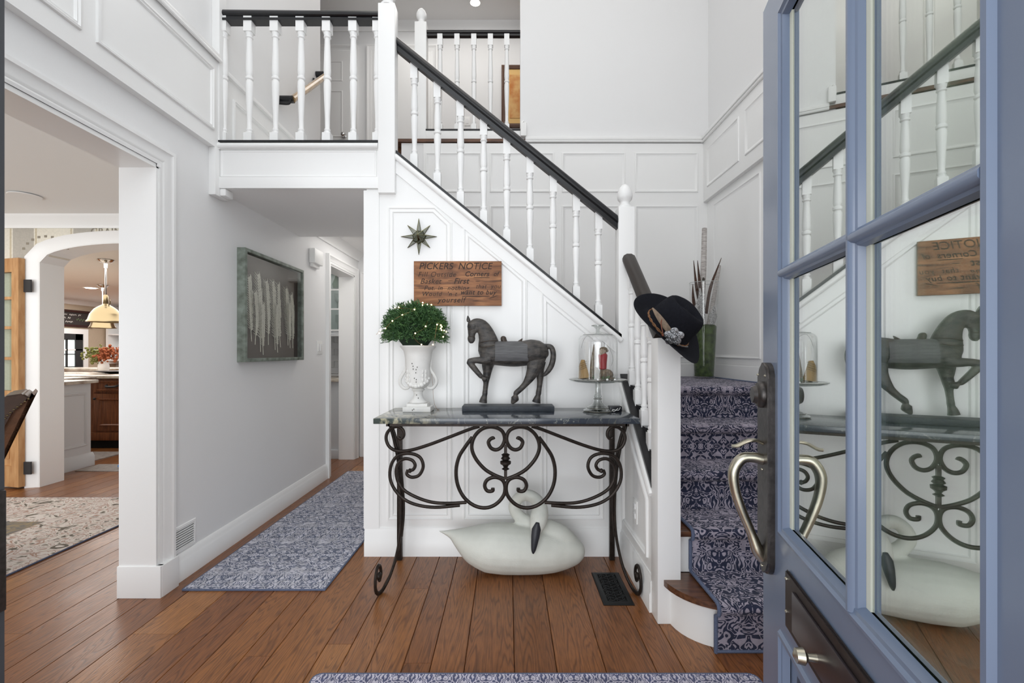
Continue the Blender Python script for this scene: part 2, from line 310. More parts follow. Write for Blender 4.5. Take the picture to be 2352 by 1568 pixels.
# ---- geometry helpers
def W(px, py, Y):                       # the point at depth Y on the sight line of a photo measurement
    return Vector(((px-1167)/1080*Y, Y, 1.2+(808-py)/1080*Y))
def NB(): return bmesh.new()
def box(bm, x0, x1, y0, y1, z0, z1, bev=0, mtx=None):
    if bev:
        t = bmesh.new()
        _box(t, x0, x1, y0, y1, z0, z1)
        bmesh.ops.bevel(t, geom=list(t.edges), offset=bev, segments=2, profile=.6, affect='EDGES')
        if mtx is not None: bmesh.ops.transform(t, matrix=mtx, verts=t.verts)
        me = bpy.data.meshes.new('t'); t.to_mesh(me); t.free(); bm.from_mesh(me); bpy.data.meshes.remove(me)
    else:
        vs = _box(bm, x0, x1, y0, y1, z0, z1)
        if mtx is not None: bmesh.ops.transform(bm, matrix=mtx, verts=vs)
def _box(bm, x0, x1, y0, y1, z0, z1):
    v = [bm.verts.new((x, y, z)) for z in (z0, z1) for x, y in ((x0, y0), (x1, y0), (x1, y1), (x0, y1))]
    for f in ((3, 2, 1, 0), (4, 5, 6, 7), (0, 1, 5, 4), (1, 2, 6, 5), (2, 3, 7, 6), (3, 0, 4, 7)): bm.faces.new([v[i] for i in f])
    return v
def prism(bm, poly, f0, f1):            # poly 2D, f0/f1 map (a,b)->Vector for the two ends
    a = [bm.verts.new(f0(*p)) for p in poly]; b = [bm.verts.new(f1(*p)) for p in poly]
    try: bm.faces.new(a[::-1])
    except ValueError: pass
    bm.faces.new(b)
    n = len(poly)
    for i in range(n): bm.faces.new((a[i], a[(i+1) % n], b[(i+1) % n], b[i]))
def smooth_path(pts, k=6, closed=False):
    P = [Vector(p) for p in pts]; n = len(P); out = []
    rng = range(n if closed else n-1)
    for i in rng:
        p0 = P[(i-1) % n] if closed or i > 0 else P[i]*2-P[i+1]
        p1 = P[i]; p2 = P[(i+1) % n]
        p3 = P[(i+2) % n] if closed or i+2 < n else p2*2-p1
        for j in range(k):
            t = j/k
            out.append(.5*((2*p1)+(-p0+p2)*t+(2*p0-5*p1+4*p2-p3)*t*t+(-p0+3*p1-3*p2+p3)*t**3))
    if not closed: out.append(P[-1])
    return out
def tube(bm, pts, r, n=8, sub=0, ry=None, up=None, closed=False, cap=True, rot=0):
    """sweep an ellipse (r across, ry along the up-ish axis); r may be a list"""
    P = [Vector(p) for p in pts]
    R = list(r) if isinstance(r, (list, tuple)) else [r]*len(P)
    RY = (list(ry) if isinstance(ry, (list, tuple)) else [ry]*len(P)) if ry is not None else list(R)
    if sub:
        V4 = smooth_path(P, sub, closed)
        def itp(A):
            o = []
            m = len(A)
            for i in range(m if closed else m-1):
                for j in range(sub): o.append(A[i]+(A[(i+1) % m]-A[i])*(j/sub))
            if not closed: o.append(A[-1])
            return o
        P, R, RY = V4, itp(R), itp(RY)
    m = len(P); rings = []
    prev = None
    for i in range(m):
        a = P[i-1] if i > 0 or closed else P[0]; b = P[(i+1) % m] if i < m-1 or closed else P[-1]
        t = (b-a).normalized() if (b-a).length > 1e-9 else Vector((0, 0, 1))
        if up is not None: u = Vector(up)
        elif prev is None: u = Vector((0, 0, 1)) if abs(t.z) < .9 else Vector((1, 0, 0))
        else: u = prev
        u = (u-t*u.dot(t));
        if u.length < 1e-6: u = Vector((1, 0, 0))-t*t.x
        u.normalize(); prev = u; s = t.cross(u)
        rings.append([bm.verts.new(P[i]+s*(R[i]*math.cos(2*PI*k/n+rot))+u*(RY[i]*math.sin(2*PI*k/n+rot))) for k in range(n)])
    for i in range(m if closed else m-1):
        A, B2 = rings[i], rings[(i+1) % m]
        for k in range(n): bm.faces.new((A[k], A[(k+1) % n], B2[(k+1) % n], B2[k]))
    if cap and not closed:
        bm.faces.new(rings[0][::-1]); bm.faces.new(rings[-1])
def sqbar(bm, pts, w, sub=0, up=(0, 1, 0), closed=False): tube(bm, pts, w*.7071, 4, sub, up=up, rot=PI/4, closed=closed)
def lathe(bm, prof, c=(0, 0, 0), n=24, mtx=None, close=True):
    rings = []; c = Vector(c)
    for r, z in prof:
        ring = []
        for k in range(n):
            v = Vector((r*math.cos(2*PI*k/n), r*math.sin(2*PI*k/n), z))
            if mtx is not None: v = mtx @ v
            ring.append(bm.verts.new(v+c))
        rings.append(ring)
    for i in range(len(rings)-1):
        A, B2 = rings[i], rings[i+1]
        for k in range(n): bm.faces.new((A[k], A[(k+1) % n], B2[(k+1) % n], B2[k]))
    if close:
        bm.faces.new(rings[0][::-1]); bm.faces.new(rings[-1])
def ball(bm, c, r, sub=2, sc=(1, 1, 1), mtx=None):
    M4 = Matrix.Translation(Vector(c)) @ (mtx or Matrix.Identity(4)) @ Matrix.Diagonal((r*sc[0], r*sc[1], r*sc[2], 1))
    bmesh.ops.create_icosphere(bm, subdivisions=sub, radius=1, matrix=M4)
def inset_poly(poly, d):
    n = len(poly); out = []
    ar = sum(poly[i][0]*poly[(i+1) % n][1]-poly[(i+1) % n][0]*poly[i][1] for i in range(n))
    sg = 1 if ar > 0 else -1
    for i in range(n):
        p0, p1, p2 = Vector(poly[i-1]), Vector(poly[i]), Vector(poly[(i+1) % n])
        e1 = (p1-p0).normalized(); e2 = (p2-p1).normalized()
        n1 = Vector((-e1.y, e1.x))*sg; n2 = Vector((-e2.y, e2.x))*sg
        k = 1+n1.dot(n2); mvec = (n1+n2)/k
        out.append((p1.x+mvec.x*d, p1.y+mvec.y*d))
    return out
MOULD = [(0, 0), (.002, .010), (.010, .013), (.016, .007), (.022, .009), (.028, .0)]
def moulding(bm, poly, f, steps=MOULD):
    """raised moulding round a polygon; f(a,b,h)->Vector"""
    rings = [[bm.verts.new(f(a, b, h)) for a, b in inset_poly(poly, d)] for d, h in steps]
    n = len(poly)
    for i in range(len(rings)-1):
        for k in range(n): bm.faces.new((rings[i][k], rings[i][(k+1) % n], rings[i+1][(k+1) % n], rings[i+1][k]))
def rect(a0, a1, b0, b1): return [(a0, b0), (a1, b0), (a1, b1), (a0, b1)]
def obj(name, bm, m, parent=None, smooth=True, ang=38, label=None, kind=None, recalc=True):
    if recalc: bmesh.ops.recalc_face_normals(bm, faces=bm.faces)
    if smooth:
        lim = math.radians(ang)
        for f in bm.faces: f.smooth = True
        for e in bm.edges:
            if len(e.link_faces) == 2: e.smooth = e.calc_face_angle(0) < lim
            else: e.smooth = False
    me = bpy.data.meshes.new(name); bm.to_mesh(me); bm.free()
    for q in (m if isinstance(m, (list, tuple)) else [m]): me.materials.append(q)
    o = bpy.data.objects.new(name, me); COL.objects.link(o)
    if parent is not None:
        o.parent = parent; o.matrix_parent_inverse = root_mtx(parent).inverted()
    if label: o['label'] = label
    if kind: o['kind'] = kind
    return o
def root_mtx(p):
    m = Matrix.LocRotScale(p.location, p.rotation_euler, p.scale)
    if p.parent is not None: m = root_mtx(p.parent) @ p.matrix_parent_inverse @ m
    return m
def thing(name, loc, label, cat, group=None):
    o = bpy.data.objects.new(name, None); COL.objects.link(o); o.location = loc; o.empty_display_size = .05
    o['label'] = label; o['category'] = cat
    if group: o['group'] = group
    return o
def tag(o, label, cat, group=None, kind=None):
    o['label'] = label; o['category'] = cat
    if group: o['group'] = group
    if kind: o['kind'] = kind
    return o
def struct(name, bm, m, smooth=True, parent=None):
    return obj(name, bm, m, parent, smooth, kind='structure' if parent is None else None)
def fuse(bm, voxel, it=6, fac=.6):
    """fuse overlapping closed lofts into one continuous skin"""
    bmesh.ops.recalc_face_normals(bm, faces=bm.faces)
    me = bpy.data.meshes.new('tmp'); bm.to_mesh(me); bm.free()
    o = bpy.data.objects.new('tmp', me); COL.objects.link(o)
    r = o.modifiers.new('r', 'REMESH'); r.mode = 'VOXEL'; r.voxel_size = voxel
    s = o.modifiers.new('s', 'SMOOTH'); s.factor = fac; s.iterations = it
    dg = bpy.context.evaluated_depsgraph_get(); ev = o.evaluated_get(dg)
    m2 = bpy.data.meshes.new_from_object(ev, depsgraph=dg)
    b = bmesh.new(); b.from_mesh(m2)
    bpy.data.objects.remove(o); bpy.data.meshes.remove(me); bpy.data.meshes.remove(m2)
    return b
def text_bm(bm, s, size, mtx, shear=0, ext=.0006, space=1.0, offset=0):
    c = bpy.data.curves.new('t', 'FONT'); c.body = s; c.size = size; c.shear = shear; c.extrude = ext; c.space_character = space; c.offset = offset
    o = bpy.data.objects.new('t', c); COL.objects.link(o)
    dg = bpy.context.evaluated_depsgraph_get(); me = bpy.data.meshes.new_from_object(o.evaluated_get(dg), depsgraph=dg)
    me.transform(mtx); bm.from_mesh(me)
    bpy.data.objects.remove(o); bpy.data.curves.remove(c); bpy.data.meshes.remove(me)
def copy_tree(o, parent=None):
    c = o.copy(); COL.objects.link(c)
    if parent is not None: c.parent = parent
    for ch in list(o.children): copy_tree(ch, c)
    return c

# ================================================================== SHELL
D = 2.775            # plane of the panelled wall under the stair
LX, RX, BY = -1.73, 1.746, 4.10
UZ = 3.05            # upper hall floor
CZ = 5.45            # foyer ceiling
# floor of planks
def build_floor():
    bm = NB(); lay = bm.loops.layers.float_color.new('plank')
    rnd = random.Random(3)
    x = -10.4; widths = [.185, .13, .19, .132, .106, .16]
    xs = []
    # boards under the table are laid to the seams the photo shows
    while x < 9.2:
        w = rnd.choice(widths); xs.append((x, min(x+w, 9.2))); x += w
    for x0, x1 in xs:
        y = -1.0-rnd.random()*2
        ymax = 12.4 if x1 < 2 else 7.4
        while y < ymax:
            ln = rnd.uniform(2.0, 4.6); y1 = min(y+ln, ymax); c = rnd.random(); g = .0024
            a, b, s0, s1 = x0+g, x1-g, max(y, -1.0)+.0006, y1-.0006
            if s1 > s0+.05:
                fs = []
                v = [bm.verts.new(p) for p in ((a, s0, 0), (b, s0, 0), (b, s1, 0), (a, s1, 0))]
                w4 = [bm.verts.new(p) for p in ((a-g*.8, s0, -.004), (b+g*.8, s0, -.004), (b+g*.8, s1, -.004), (a-g*.8, s1, -.004))]
                fs.append(bm.faces.new(v))
                for i in range(4): fs.append(bm.faces.new((w4[i], w4[(i+1) % 4], v[(i+1) % 4], v[i])))
                for f in fs:
                    for l in f.loops: l[lay] = (c, rnd.random()*0+((c*7.3) % 1), (c*13.7) % 1, 1)
            y = y1
    o = struct('floor', bm, floor_m, smooth=False)
    b2 = NB(); box(b2, -10.4, 9.2, -1.0, 12.4, -.12, -.0045)
    obj('subfloor', b2, dark_hole, o, smooth=False)
build_floor()

# left wall with two openings
bm = NB()
WX = -1.88
OZ = 2.12
for (y0, y1, z0, z1) in ((.2, .80, 0, CZ), (.80, 2.314, OZ, CZ), (2.314, 4.33, 0, CZ), (4.33, 4.55, 0, UZ-.02), (4.55, 5.26, 2.05, UZ-.02), (5.26, 5.56, 0, UZ-.02)):
    box(bm, WX, LX, y0, y1, z0, z1)
struct('wall_left', bm, wall_paint, smooth=False)
# right wall, back wall, stair walls
bm = NB(); box(bm, RX, RX+.12, 1.78, BY+.12, 0, CZ)
struct('wall_right', bm, wall_paint, smooth=False)
bm = NB()
box(bm, -.735, RX, BY, BY+.12, 0, UZ-.03); box(bm, -.93, -.735, BY, BY+.12, 2.45, UZ-.03); box(bm, .107, RX, BY, BY+.12, UZ-.03, CZ)
struct('wall_back', bm, wall_paint, smooth=False)
capz = lambda x: 2.39-.8145*(x+.665)
railz = lambda x: 3.076-.808*(x+.665)
bm = NB()
prism(bm, [(-.835, 0), (.665, 0), (.665, capz(.665)-.02), (-.665, 2.37), (-.835, 2.37)], lambda a, b: Vector((a, D, b)), lambda a, b: Vector((a, D+.10, b)))
box(bm, -.835, -.735, D+.1, 5.56, 0, 2.15)
struct('wall_stair_front', bm, white_trim, smooth=False)
sidez = lambda y: .925+.8*(y-2.58)
bm = NB()
prism(bm, [(2.165, 0), (D, 0), (D, sidez(D)-.02), (2.165, sidez(2.165)-.02)], lambda a, b: Vector((.668, a, b)), lambda a, b: Vector((.762, a, b)))
struct('wall_stair_side', bm, white_trim, smooth=False)
# end of the hallway with its doorway
bm = NB()
box(bm, LX, -1.61, 5.42, 5.56, 0, 2.35); box(bm, -1.61, -.735, 5.42, 5.56, 2.03, 2.35)
struct('wall_hall_end', bm, wall_paint, smooth=False)
# front wall with doorway and window above
bm = NB()
box(bm, LX, -1.22, .2, .35, 0, CZ); box(bm, .47, 2.6, .2, .35, 0, CZ); box(bm, -1.22, .47, .2, .35, 2.1, 2.5); box(bm, -1.22, .47, .2, .35, 4.7, CZ)
struct('wall_front', bm, wall_paint, smooth=False)
# ceilings
bm = NB(); box(bm, -4.5, 4.6, .2, 6.4, CZ, CZ+.1)
struct('ceiling', bm, ceil_paint, smooth=False)
bm = NB(); box(bm, LX, -.735, 3.92, 5.56, 2.33, 2.45)
struct('ceiling_hall', bm, ceil_paint, smooth=False)
bm = NB(); box(bm, -6.9, WX, -.8, 4.19, 2.41, 2.5)
struct('ceiling_dining', bm, ceil_paint, smooth=False)
bm = NB(); box(bm, -10.3, WX-.02, 4.19, 12.3, 2.41, 2.5)
struct('ceiling_kitchen', bm, ceil_paint, smooth=False)
# upper hall
bm = NB(); box(bm, -4.5, 4.6, BY+.12, 6.4, UZ-.12, UZ); box(bm, -1.0, RX, BY-.02, BY+.12, UZ-.025, UZ)
struct('floor_upper', bm, tread_wood, smooth=False)
bm = NB(); box(bm, -4.5, 4.6, 6.1, 6.25, UZ, CZ)
struct('wall_upper_far', bm, wall_paint, smooth=False)
bm = NB(); box(bm, RX+.12, 4.6, BY-.1, BY+.12, UZ, CZ); box(bm, 4.5, 4.6, BY, 6.2, UZ, CZ); box(bm, -4.6, -4.5, 4.2, 6.2, UZ, CZ)
box(bm, -4.5, WX, 4.2, 4.33, UZ, CZ)
struct('wall_upper_side', bm, wall_paint, smooth=False)
# crown in the upper hall
bm = NB()
prism(bm, [(6.1, CZ-.10), (6.085, CZ-.10), (6.08, CZ-.08), (6.03, CZ-.02), (6.02, CZ), (6.1, CZ)], lambda a, b: Vector((-4.5, a, b)), lambda a, b: Vector((4.6, a, b)))
struct('trim_1', bm, white_trim)

# landing slab and its panelled fascia
bm = NB(); box(bm, LX, -.66, D+.015, 3.92, 2.16, 2.40); box(bm, LX, -.92, 3.92, BY+.12, 2.34, 2.42)
struct('floor_landing', bm, ceil_paint, smooth=False)
bm = NB()
box(bm, LX, -.76, D-.012, D+.02, 2.158, 2.41)
box(bm, LX+.02, -.76, D-.024, D-.012, 2.158, 2.225, .003)
box(bm, LX+.02, -.76, D-.02, D-.012, 2.385, 2.41)
tube(bm, [(LX, D-.026, 2.405), (-.76, D-.026, 2.405)], .016, 10)
moulding(bm, rect(-1.69, -.77, 2.226, 2.385), lambda a, b, h: Vector((a, D-.012-h, b)), [(0, 0), (.003, .006), (.01, .004), (.014, 0)])
struct('trim_2', bm, white_trim)
# left half column and corbel where the landing meets the wall
bm = NB(); box(bm, LX, -1.685, D-.03, D+.04, 2.385, CZ, .003); box(bm, LX, -1.69, D-.06, D+.06, 2.11, 2.385, .003)
box(bm, -1.69, -1.655, D-.02, D+.06, 2.115, 2.158, .008)
struct('trim_3', bm, white_trim)
# left wall panel band (upper)
bm = NB()
f = lambda a, b, h: Vector((-1.693+h, a, b))
box(bm, LX, -1.693, .35, D-.03, 2.385, 2.90)
box(bm, LX, -1.672, .35, D-.03, 2.90, 2.925, .004); tube(bm, [(-1.675, .35, 2.893), (-1.675, D-.03, 2.893)], .010, 8)
box(bm, LX, -1.70, D+.05, 4.33, 2.42, 2.86); box(bm, LX, -1.680, D+.05, 4.33, 2.86, 2.885, .004)
yy = [.52, 1.17, 1.82, 2.5, ]
for a0, a1 in ((.45, 1.12), (1.2, 1.86), (1.93, 2.70)): moulding(bm, rect(a0, a1, 2.47, 2.83), f)
for a0, a1 in ((2.9, 3.5), (3.6, 4.2)): moulding(bm, rect(a0, a1, 2.5, 2.76), lambda a, b, h: Vector((-1.70+h, a, b)))
struct('trim_4', bm, white_trim)
# casing of the wide opening + jamb lining + plinth
bm = NB()
cas = [(0, .0), (0, .016), (.012, .02), (.02, .016), (.03, .022), (.06, .024), (.072, .034), (.088, .034), (.09, 0)]
def casing(bm, path, xw, sgn=1, prof=cas):
    """path of (y,z) corners running up, over and down; profile offset outward"""
    n = len(path); P2 = [Vector(p) for p in path]
    rings = []
    for i in range(n):
        if i == 0: e = (P2[1]-P2[0]).normalized(); nn = Vector((-e.y, e.x)); k = 1
        elif i == n-1: e = (P2[-1]-P2[-2]).normalized(); nn = Vector((-e.y, e.x)); k = 1
        else:
            e1 = (P2[i]-P2[i-1]).normalized(); e2 = (P2[i+1]-P2[i]).normalized()
            n1 = Vector((-e1.y, e1.x)); n2 = Vector((-e2.y, e2.x)); nn = (n1+n2)/(1+n1.dot(n2))
        rings.append([bm.verts.new(xw(P2[i].x+nn.x*d*sgn, P2[i].y+nn.y*d*sgn, h)) for d, h in prof])
    for i in range(n-1):
        for k in range(len(prof)-1): bm.faces.new((rings[i][k], rings[i][k+1], rings[i+1][k+1], rings[i+1][k]))
casing(bm, [(.80, 0), (.80, OZ), (2.314, OZ), (2.314, 0)], lambda a, b, h: Vector((LX+h, a, b)))
box(bm, WX-.02, LX+.012, 2.295, 2.314, 0, OZ); box(bm, WX-.02, LX+.012, .80, .82, 0, OZ); box(bm, WX-.02, LX+.012, .8, 2.314, OZ-.02, OZ)
box(bm, WX-.01, LX+.018, 2.298, 2.322, OZ-.014, OZ+.012); box(bm, LX, LX+.015, 2.31, 2.40, 0, OZ+.08); box(bm, LX, LX+.015, .76, 2.40, OZ, OZ+.08); box(bm, WX-.025, LX+.038, 2.288, 2.32, 0, .155, .003); box(bm, LX, LX+.04, 2.30, 2.415, 0, .155, .003)
casing(bm, [(4.55, 0), (4.55, 2.05), (5.26, 2.05), (5.26, 0)], lambda a, b, h: Vector((LX+h, a, b)))
box(bm, WX-.01, LX+.01, 5.245, 5.26, 0, 2.05); box(bm, WX-.01, LX+.01, 4.55, 4.565, 0, 2.05); box(bm, WX-.01, LX+.01, 4.55, 5.26, 2.035, 2.05)
casing(bm, [(-1.61, 0), (-1.61, 2.03), (-.74, 2.03)], lambda a, b, h: Vector((a, 5.42-h, b)))
box(bm, -1.70, -1.61, 5.385, 5.42, 0, .155)
box(bm, -1.625, -1.61, 5.42, 5.56, 0, 2.03); box(bm, -1.625, -.735, 5.42, 5.56, 2.015, 2.03)
prism(bm, [(LX, 2.33), (LX, 2.24), (LX+.015, 2.24), (LX+.02, 2.27), (LX+.06, 2.31), (LX+.07, 2.33)], lambda a, b: Vector((a, 3.95, b)), lambda a, b: Vector((a, 5.42, b)))
struct('trim_5', bm, white_trim)

# baseboards
bb = [(0, 0), (.022, 0), (.022, .095), (.018, .102), (.014, .118), (.010, .132), (.004, .14), (0, .14)]
def baseboard(name, p0, p1, nrm, prof=bb, extra=None, sh=None):
    bm = NB(); n = Vector(nrm)
    prism(bm, prof, lambda a, b: Vector(p0)+n*a+Vector((0, 0, b)), lambda a, b: Vector(p1)+n*a+Vector((0, 0, b)))
    struct(name, bm, white_trim)
baseboard('baseboard_left', (LX, 2.41, 0), (LX, 4.46, 0), (1, 0, 0))
bb2 = [(0, 0), (.018, 0), (.018, .085), (.012, .095), (.012, .14), (.006, .152), (.004, .165), (0, .165)]
baseboard('baseboard_stair', (-.845, D, 0), (.668, D, 0), (0, -1, 0), bb2)
baseboard('baseboard_side', (.668, D-.02, 0), (.668, 2.165, 0), (-1, 0, 0), bb2)
baseboard('baseboard_back', (.76, BY, .975), (RX, BY, .975), (0, -1, 0), [(0, 0), (.016, 0), (.016, .12), (.008, .13), (0, .13)])
baseboard('baseboard_right', (RX, 1.80, 0), (RX, 1.86, 0), (-1, 0, 0))
baseboard('baseboard_landing', (RX, 2.92, .975), (RX, BY, .975), (-1, 0, 0), [(0, 0), (.016, 0), (.016, .12), (.008, .13), (0, .13)])

# raised panels on the stair front: flat moulding frames + stringer board
bm = NB()
fF = lambda a, b, h: Vector((a, D-h, b))
for poly in ([(-.71, .21), (-.33, .21), (-.33, 1.96), (-.43, 2.055), (-.71, 2.055)],
             [(-.265, .21), (.115, .21), (.115, 1.63), (-.01, 1.74), (-.265, 1.945)],
             [(.195, .21), (.565, .21), (.565, 1.26), (.195, 1.562)]):
    moulding(bm, poly, fF, [(0, 0), (.002, .007), (.008, .009), (.014, .003), (.026, .003), (.030, .007), (.036, .0)])
st = [(-.665, capz(-.665)-.02), (.665, capz(.665)-.02), (.665, capz(.665)-.135), (-.665, capz(-.665)-.135)]
prism(bm, st, lambda a, b: Vector((a, D-.010, b)), lambda a, b: Vector((a, D, b)))
tube(bm, [(-.665, D-.016, capz(-.665)-.040), (.665, D-.016, capz(.665)-.040)], .016, 10)
box(bm, -.85, -.76, D-.008, D, .16, 2.15)
box(bm, .62, .668, D-.008, D, .16, 1.2)
struct('trim_6', bm, white_trim)
# side (toward the table) panelling of the lower flight
bm = NB(); fS = lambda a, b, h: Vector((.668-h, a, b))
moulding(bm, [(2.72, .22), (2.24, .22), (2.24, .50), (2.72, .86)], fS)
tube(bm, [(.66, D, sidez(D)-.05), (.66, 2.165, sidez(2.165)-.05)], .014, 8)
struct('trim_7', bm, white_trim)
# back + right wall panelling
bm = NB(); fB = lambda a, b, h: Vector((a, BY-.014-h, b))
box(bm, -.735, RX, BY-.014, BY, .975+.13, UZ-.04)
DEEP = [(0, 0), (.002, .008), (.008, .010), (.014, -.004), (.03, -.010), (.034, -.010)]
def recess(bm, poly, f, d=.012):
    moulding(bm, poly, f, [(0, .0), (.003, .008), (.010, .010), (.016, .004), (.026, .002), (.03, 0)])
for a0, a1 in ((-.72, -.23), (-.16, .40), (.467, 1.02), (1.10, 1.65)):
    recess(bm, rect(a0, a1, 2.585, 2.93), fB)
    recess(bm, rect(a0, a1, 1.15, 2.47), fB)
box(bm, .15, RX, BY-.035, BY, UZ-.012, UZ+.014, .004); tube(bm, [(.15, BY-.02, UZ-.02), (RX, BY-.02, UZ-.02)], .012, 8)
struct('trim_8', bm, white_trim)
bm = NB(); fR = lambda a, b, h: Vector((RX-.05-h, a, b)); fR2 = lambda a, b, h: Vector((RX-.014-h, a, b))
box(bm, RX-.05, RX, 1.80, BY, 2.50, UZ-.01, .002); box(bm, RX-.014, RX, 1.80, BY, 1.10, 2.50)
box(bm, RX-.075, RX, 1.78, BY, UZ-.012, UZ+.014, .004); tube(bm, [(RX-.056, 1.78, UZ-.022), (RX-.056, BY, UZ-.022)], .012, 8)
for a0, a1 in ((3.45, 4.0), (2.80, 3.36), (2.10, 2.70)):
    recess(bm, rect(a0, a1, 2.60, 2.93), fR)
for a0, a1 in ((3.22, 3.95), (2.35, 3.14)):
    recess(bm, rect(a0, a1, 1.15, 2.44), fR2)
struct('trim_9', bm, white_trim)

# ================================================================== STAIRCASE
st_root = thing('staircase', (1.2, 1.9, 0), 'white risers and brown oak treads of the stair with a rounded bottom step', 'staircase')
YR = [1.890, 2.152, 2.414, 2.676, 2.938]; R = .195
for i in range(1, 5):
    bm = NB(); box(bm, .762, (RX-.004), YR[i]-.0, YR[i]+.02, R*i, R*(i+1)-.025)
    obj('riser', bm, white_trim, st_root, smooth=False)
for i in range(1, 4):
    bm = NB(); box(bm, .762, (RX-.004), YR[i]-.03, YR[i+1], R*(i+1)-.026, R*(i+1), .006)
    obj('tread', bm, tread_wood, st_root)
# bullnose first step
def bull(off, x1=(RX-.004)):
    c = Vector((.93, 2.10)); pts = [(x1, YR[0]-off), (.93, YR[0]-off)]
    for k in range(1, 10):
        a = PI/2*k/10
        pts.append((.93-(.215+off)*math.sin(a), 2.10-(.21+off)*math.cos(a)))
    pts.append((.93-.215-off, 2.10)); pts.append((.715-off, 2.152)); pts.append((x1, 2.152))
    return pts
bm = NB(); prism(bm, bull(0), lambda a, b: Vector((a, b, 0)), lambda a, b: Vector((a, b, R-.026)))
tube(bm, [Vector((a, b, R-.034)) for a, b in bull(.004)[:-1]], .009, 8)
obj('riser', bm, white_trim, st_root)
bm = NB(); prism(bm, bull(.030), lambda a, b: Vector((a, b, R-.026)), lambda a, b: Vector((a, b, R)))
bmesh.ops.bevel(bm, geom=[e for e in bm.edges if abs(e.verts[0].co.z-e.verts[1].co.z) < 1e-4], offset=.009, segments=3, affect='EDGES')
obj('tread', bm, tread_wood, st_root)
bm = NB(); box(bm, .668, (RX-.004), 2.938-.03, (BY-.016), .955, .975); box(bm, .762, (RX-.004), 2.958, (BY-.016), .90, .955)
obj('landing', bm, tread_wood, st_root, smooth=False)
for i in range(7):
    x = .62-.225*i; z = .975+.2036*(i+1)
    bm = NB(); box(bm, x-.255, x+.03, D+.11, (BY-.016), z-.026, z, .005); obj('tread', bm, tread_wood, st_root)
    bm = NB(); box(bm, x-.02, x, D+.11, (BY-.016), z-.2036, z-.026); obj('riser', bm, white_trim, st_root, smooth=False)
# three steps up to the hall
for i in range(2):
    bm = NB(); z = 2.4+.2167*(i+1); box(bm, LX+.003, -.95, 3.55+.25*i, 3.83+.25*i, z-.2167, z); obj('riser', bm, white_trim, st_root, smooth=False)

# stair carpet
def strip(bm, path, x0, x1, uvl, v0=0, nx=1):
    n = len(path); L_ = 0; rows = []
    for i, (y, z) in enumerate(path):
        if i: L_ += (Vector(path[i])-Vector(path[i-1])).length
        rows.append(([bm.verts.new((x0+(x1-x0)*k/nx, y, z)) for k in range(nx+1)], L_+v0))
    for i in range(n-1):
        for k in range(nx):
            a, va = rows[i]; b, vb = rows[i+1]
            fc = bm.faces.new((a[k], a[k+1], b[k+1], b[k]))
            for l, (u, v) in zip(fc.loops, ((k, va), (k+1, va), (k+1, vb), (k, vb))): l[uvl].uv = ((x0+(x1-x0)*u/nx)-x0, v)
pth = [(YR[0]-.014, .0)]
for i in range(5):
    y = YR[i]; z = R*(i+1)
    pth += [(y-.014, z-.045), (y-.040, z-.032), (y-.046, z-.012), (y-.040, z+.008), (y-.022, z+.013)]
    if i < 4: pth += [(YR[i+1]-.022, z+.012), (YR[i+1]-.014, z+.02)]
pth.append((BY-.025, .988))
bm = NB(); uvl = bm.loops.layers.uv.new('UVMap'); strip(bm, pth, .830, 1.70, uvl)
carpet = obj('stair_runner', bm, stair_carpet, None, ang=60, recalc=True)
tag(carpet, 'navy and mauve damask carpet runner climbing the stair to the corner landing', 'carpet')
bm = NB()
for xx in (.829, 1.701): tube(bm, [(xx, y, z) for y, z in pth], .008, 6)
tube(bm, [(.829, YR[0]-.014, .006), (1.701, YR[0]-.014, .006)], .007, 6)
obj('binding', bm, binding_m, carpet)
bm = NB(); uvl = bm.loops.layers.uv.new('UVMap'); strip(bm, [(2.905, .983), (BY-.02, .983)], .70, 1.728, uvl)
o = obj('landing_carpet', bm, stair_carpet); tag(o, 'damask carpet covering the corner landing below the tall glass vase', 'carpet')

# ---- newels, balusters, rails
def baluster_bm(h, top=.065, bot=.055, w=.042, base=None):
    """turned baluster standing on z=0"""
    bm = NB(); a = w/2
    box(bm, -a, a, -a, a, -.03, bot); box(bm, -a, a, -a, a, h-top, h+.03)
    z0, z1 = bot, h-top; H = z1-z0; m = z0+H*.55
    prof = [(.019, z0), (.0205, z0+.004), (.0205, z0+.010), (.014, z0+.013), (.018, z0+.020), (.018, z0+.026), (.0135, z0+.032), (.0145, z0+H*.15), (.019, z0+H*.33), (.0215, z0+H*.46), (.0205, m-.022), (.016, m-.012), (.0225, m-.006), (.0225, m+.006), (.016, m+.012), (.0195, m+.02), (.0215, z0+H*.62), (.019, z0+H*.78), (.0155, z1-.045), (.0155, z1-.036), (.021, z1-.030), (.021, z1-.025), (.017, z1-.021), (.0215, z1-.008), (.0215, z1)]
    lathe(bm, prof, n=14)
    return bm
def rail_profile(w=.056, h=.062):
    a = w/2
    return [(-a*.62, 0), (a*.62, 0), (a*.66, h*.28), (a, h*.42), (a*1.02, h*.62), (a*.8, h*.86), (a*.35, h), (-a*.35, h), (-a*.8, h*.86), (-a*1.02, h*.62), (-a, h*.42), (-a*.66, h*.28)]
def rail(bm, p0, p1, side, prof):
    """sweep profile (side, vertical) from p0 to p1"""
    p0, p1, s = Vector(p0), Vector(p1), Vector(side)
    prism(bm, prof, lambda a, b: p0+s*a+Vector((0, 0, b)), lambda a, b: p1+s*a+Vector((0, 0, b)))
def place(mesh, name, loc, parent, m):
    o = bpy.data.objects.new(name, mesh); COL.objects.link(o); o.location = loc
    o.parent = parent; o.matrix_parent_inverse = root_mtx(parent).inverted()
    return o
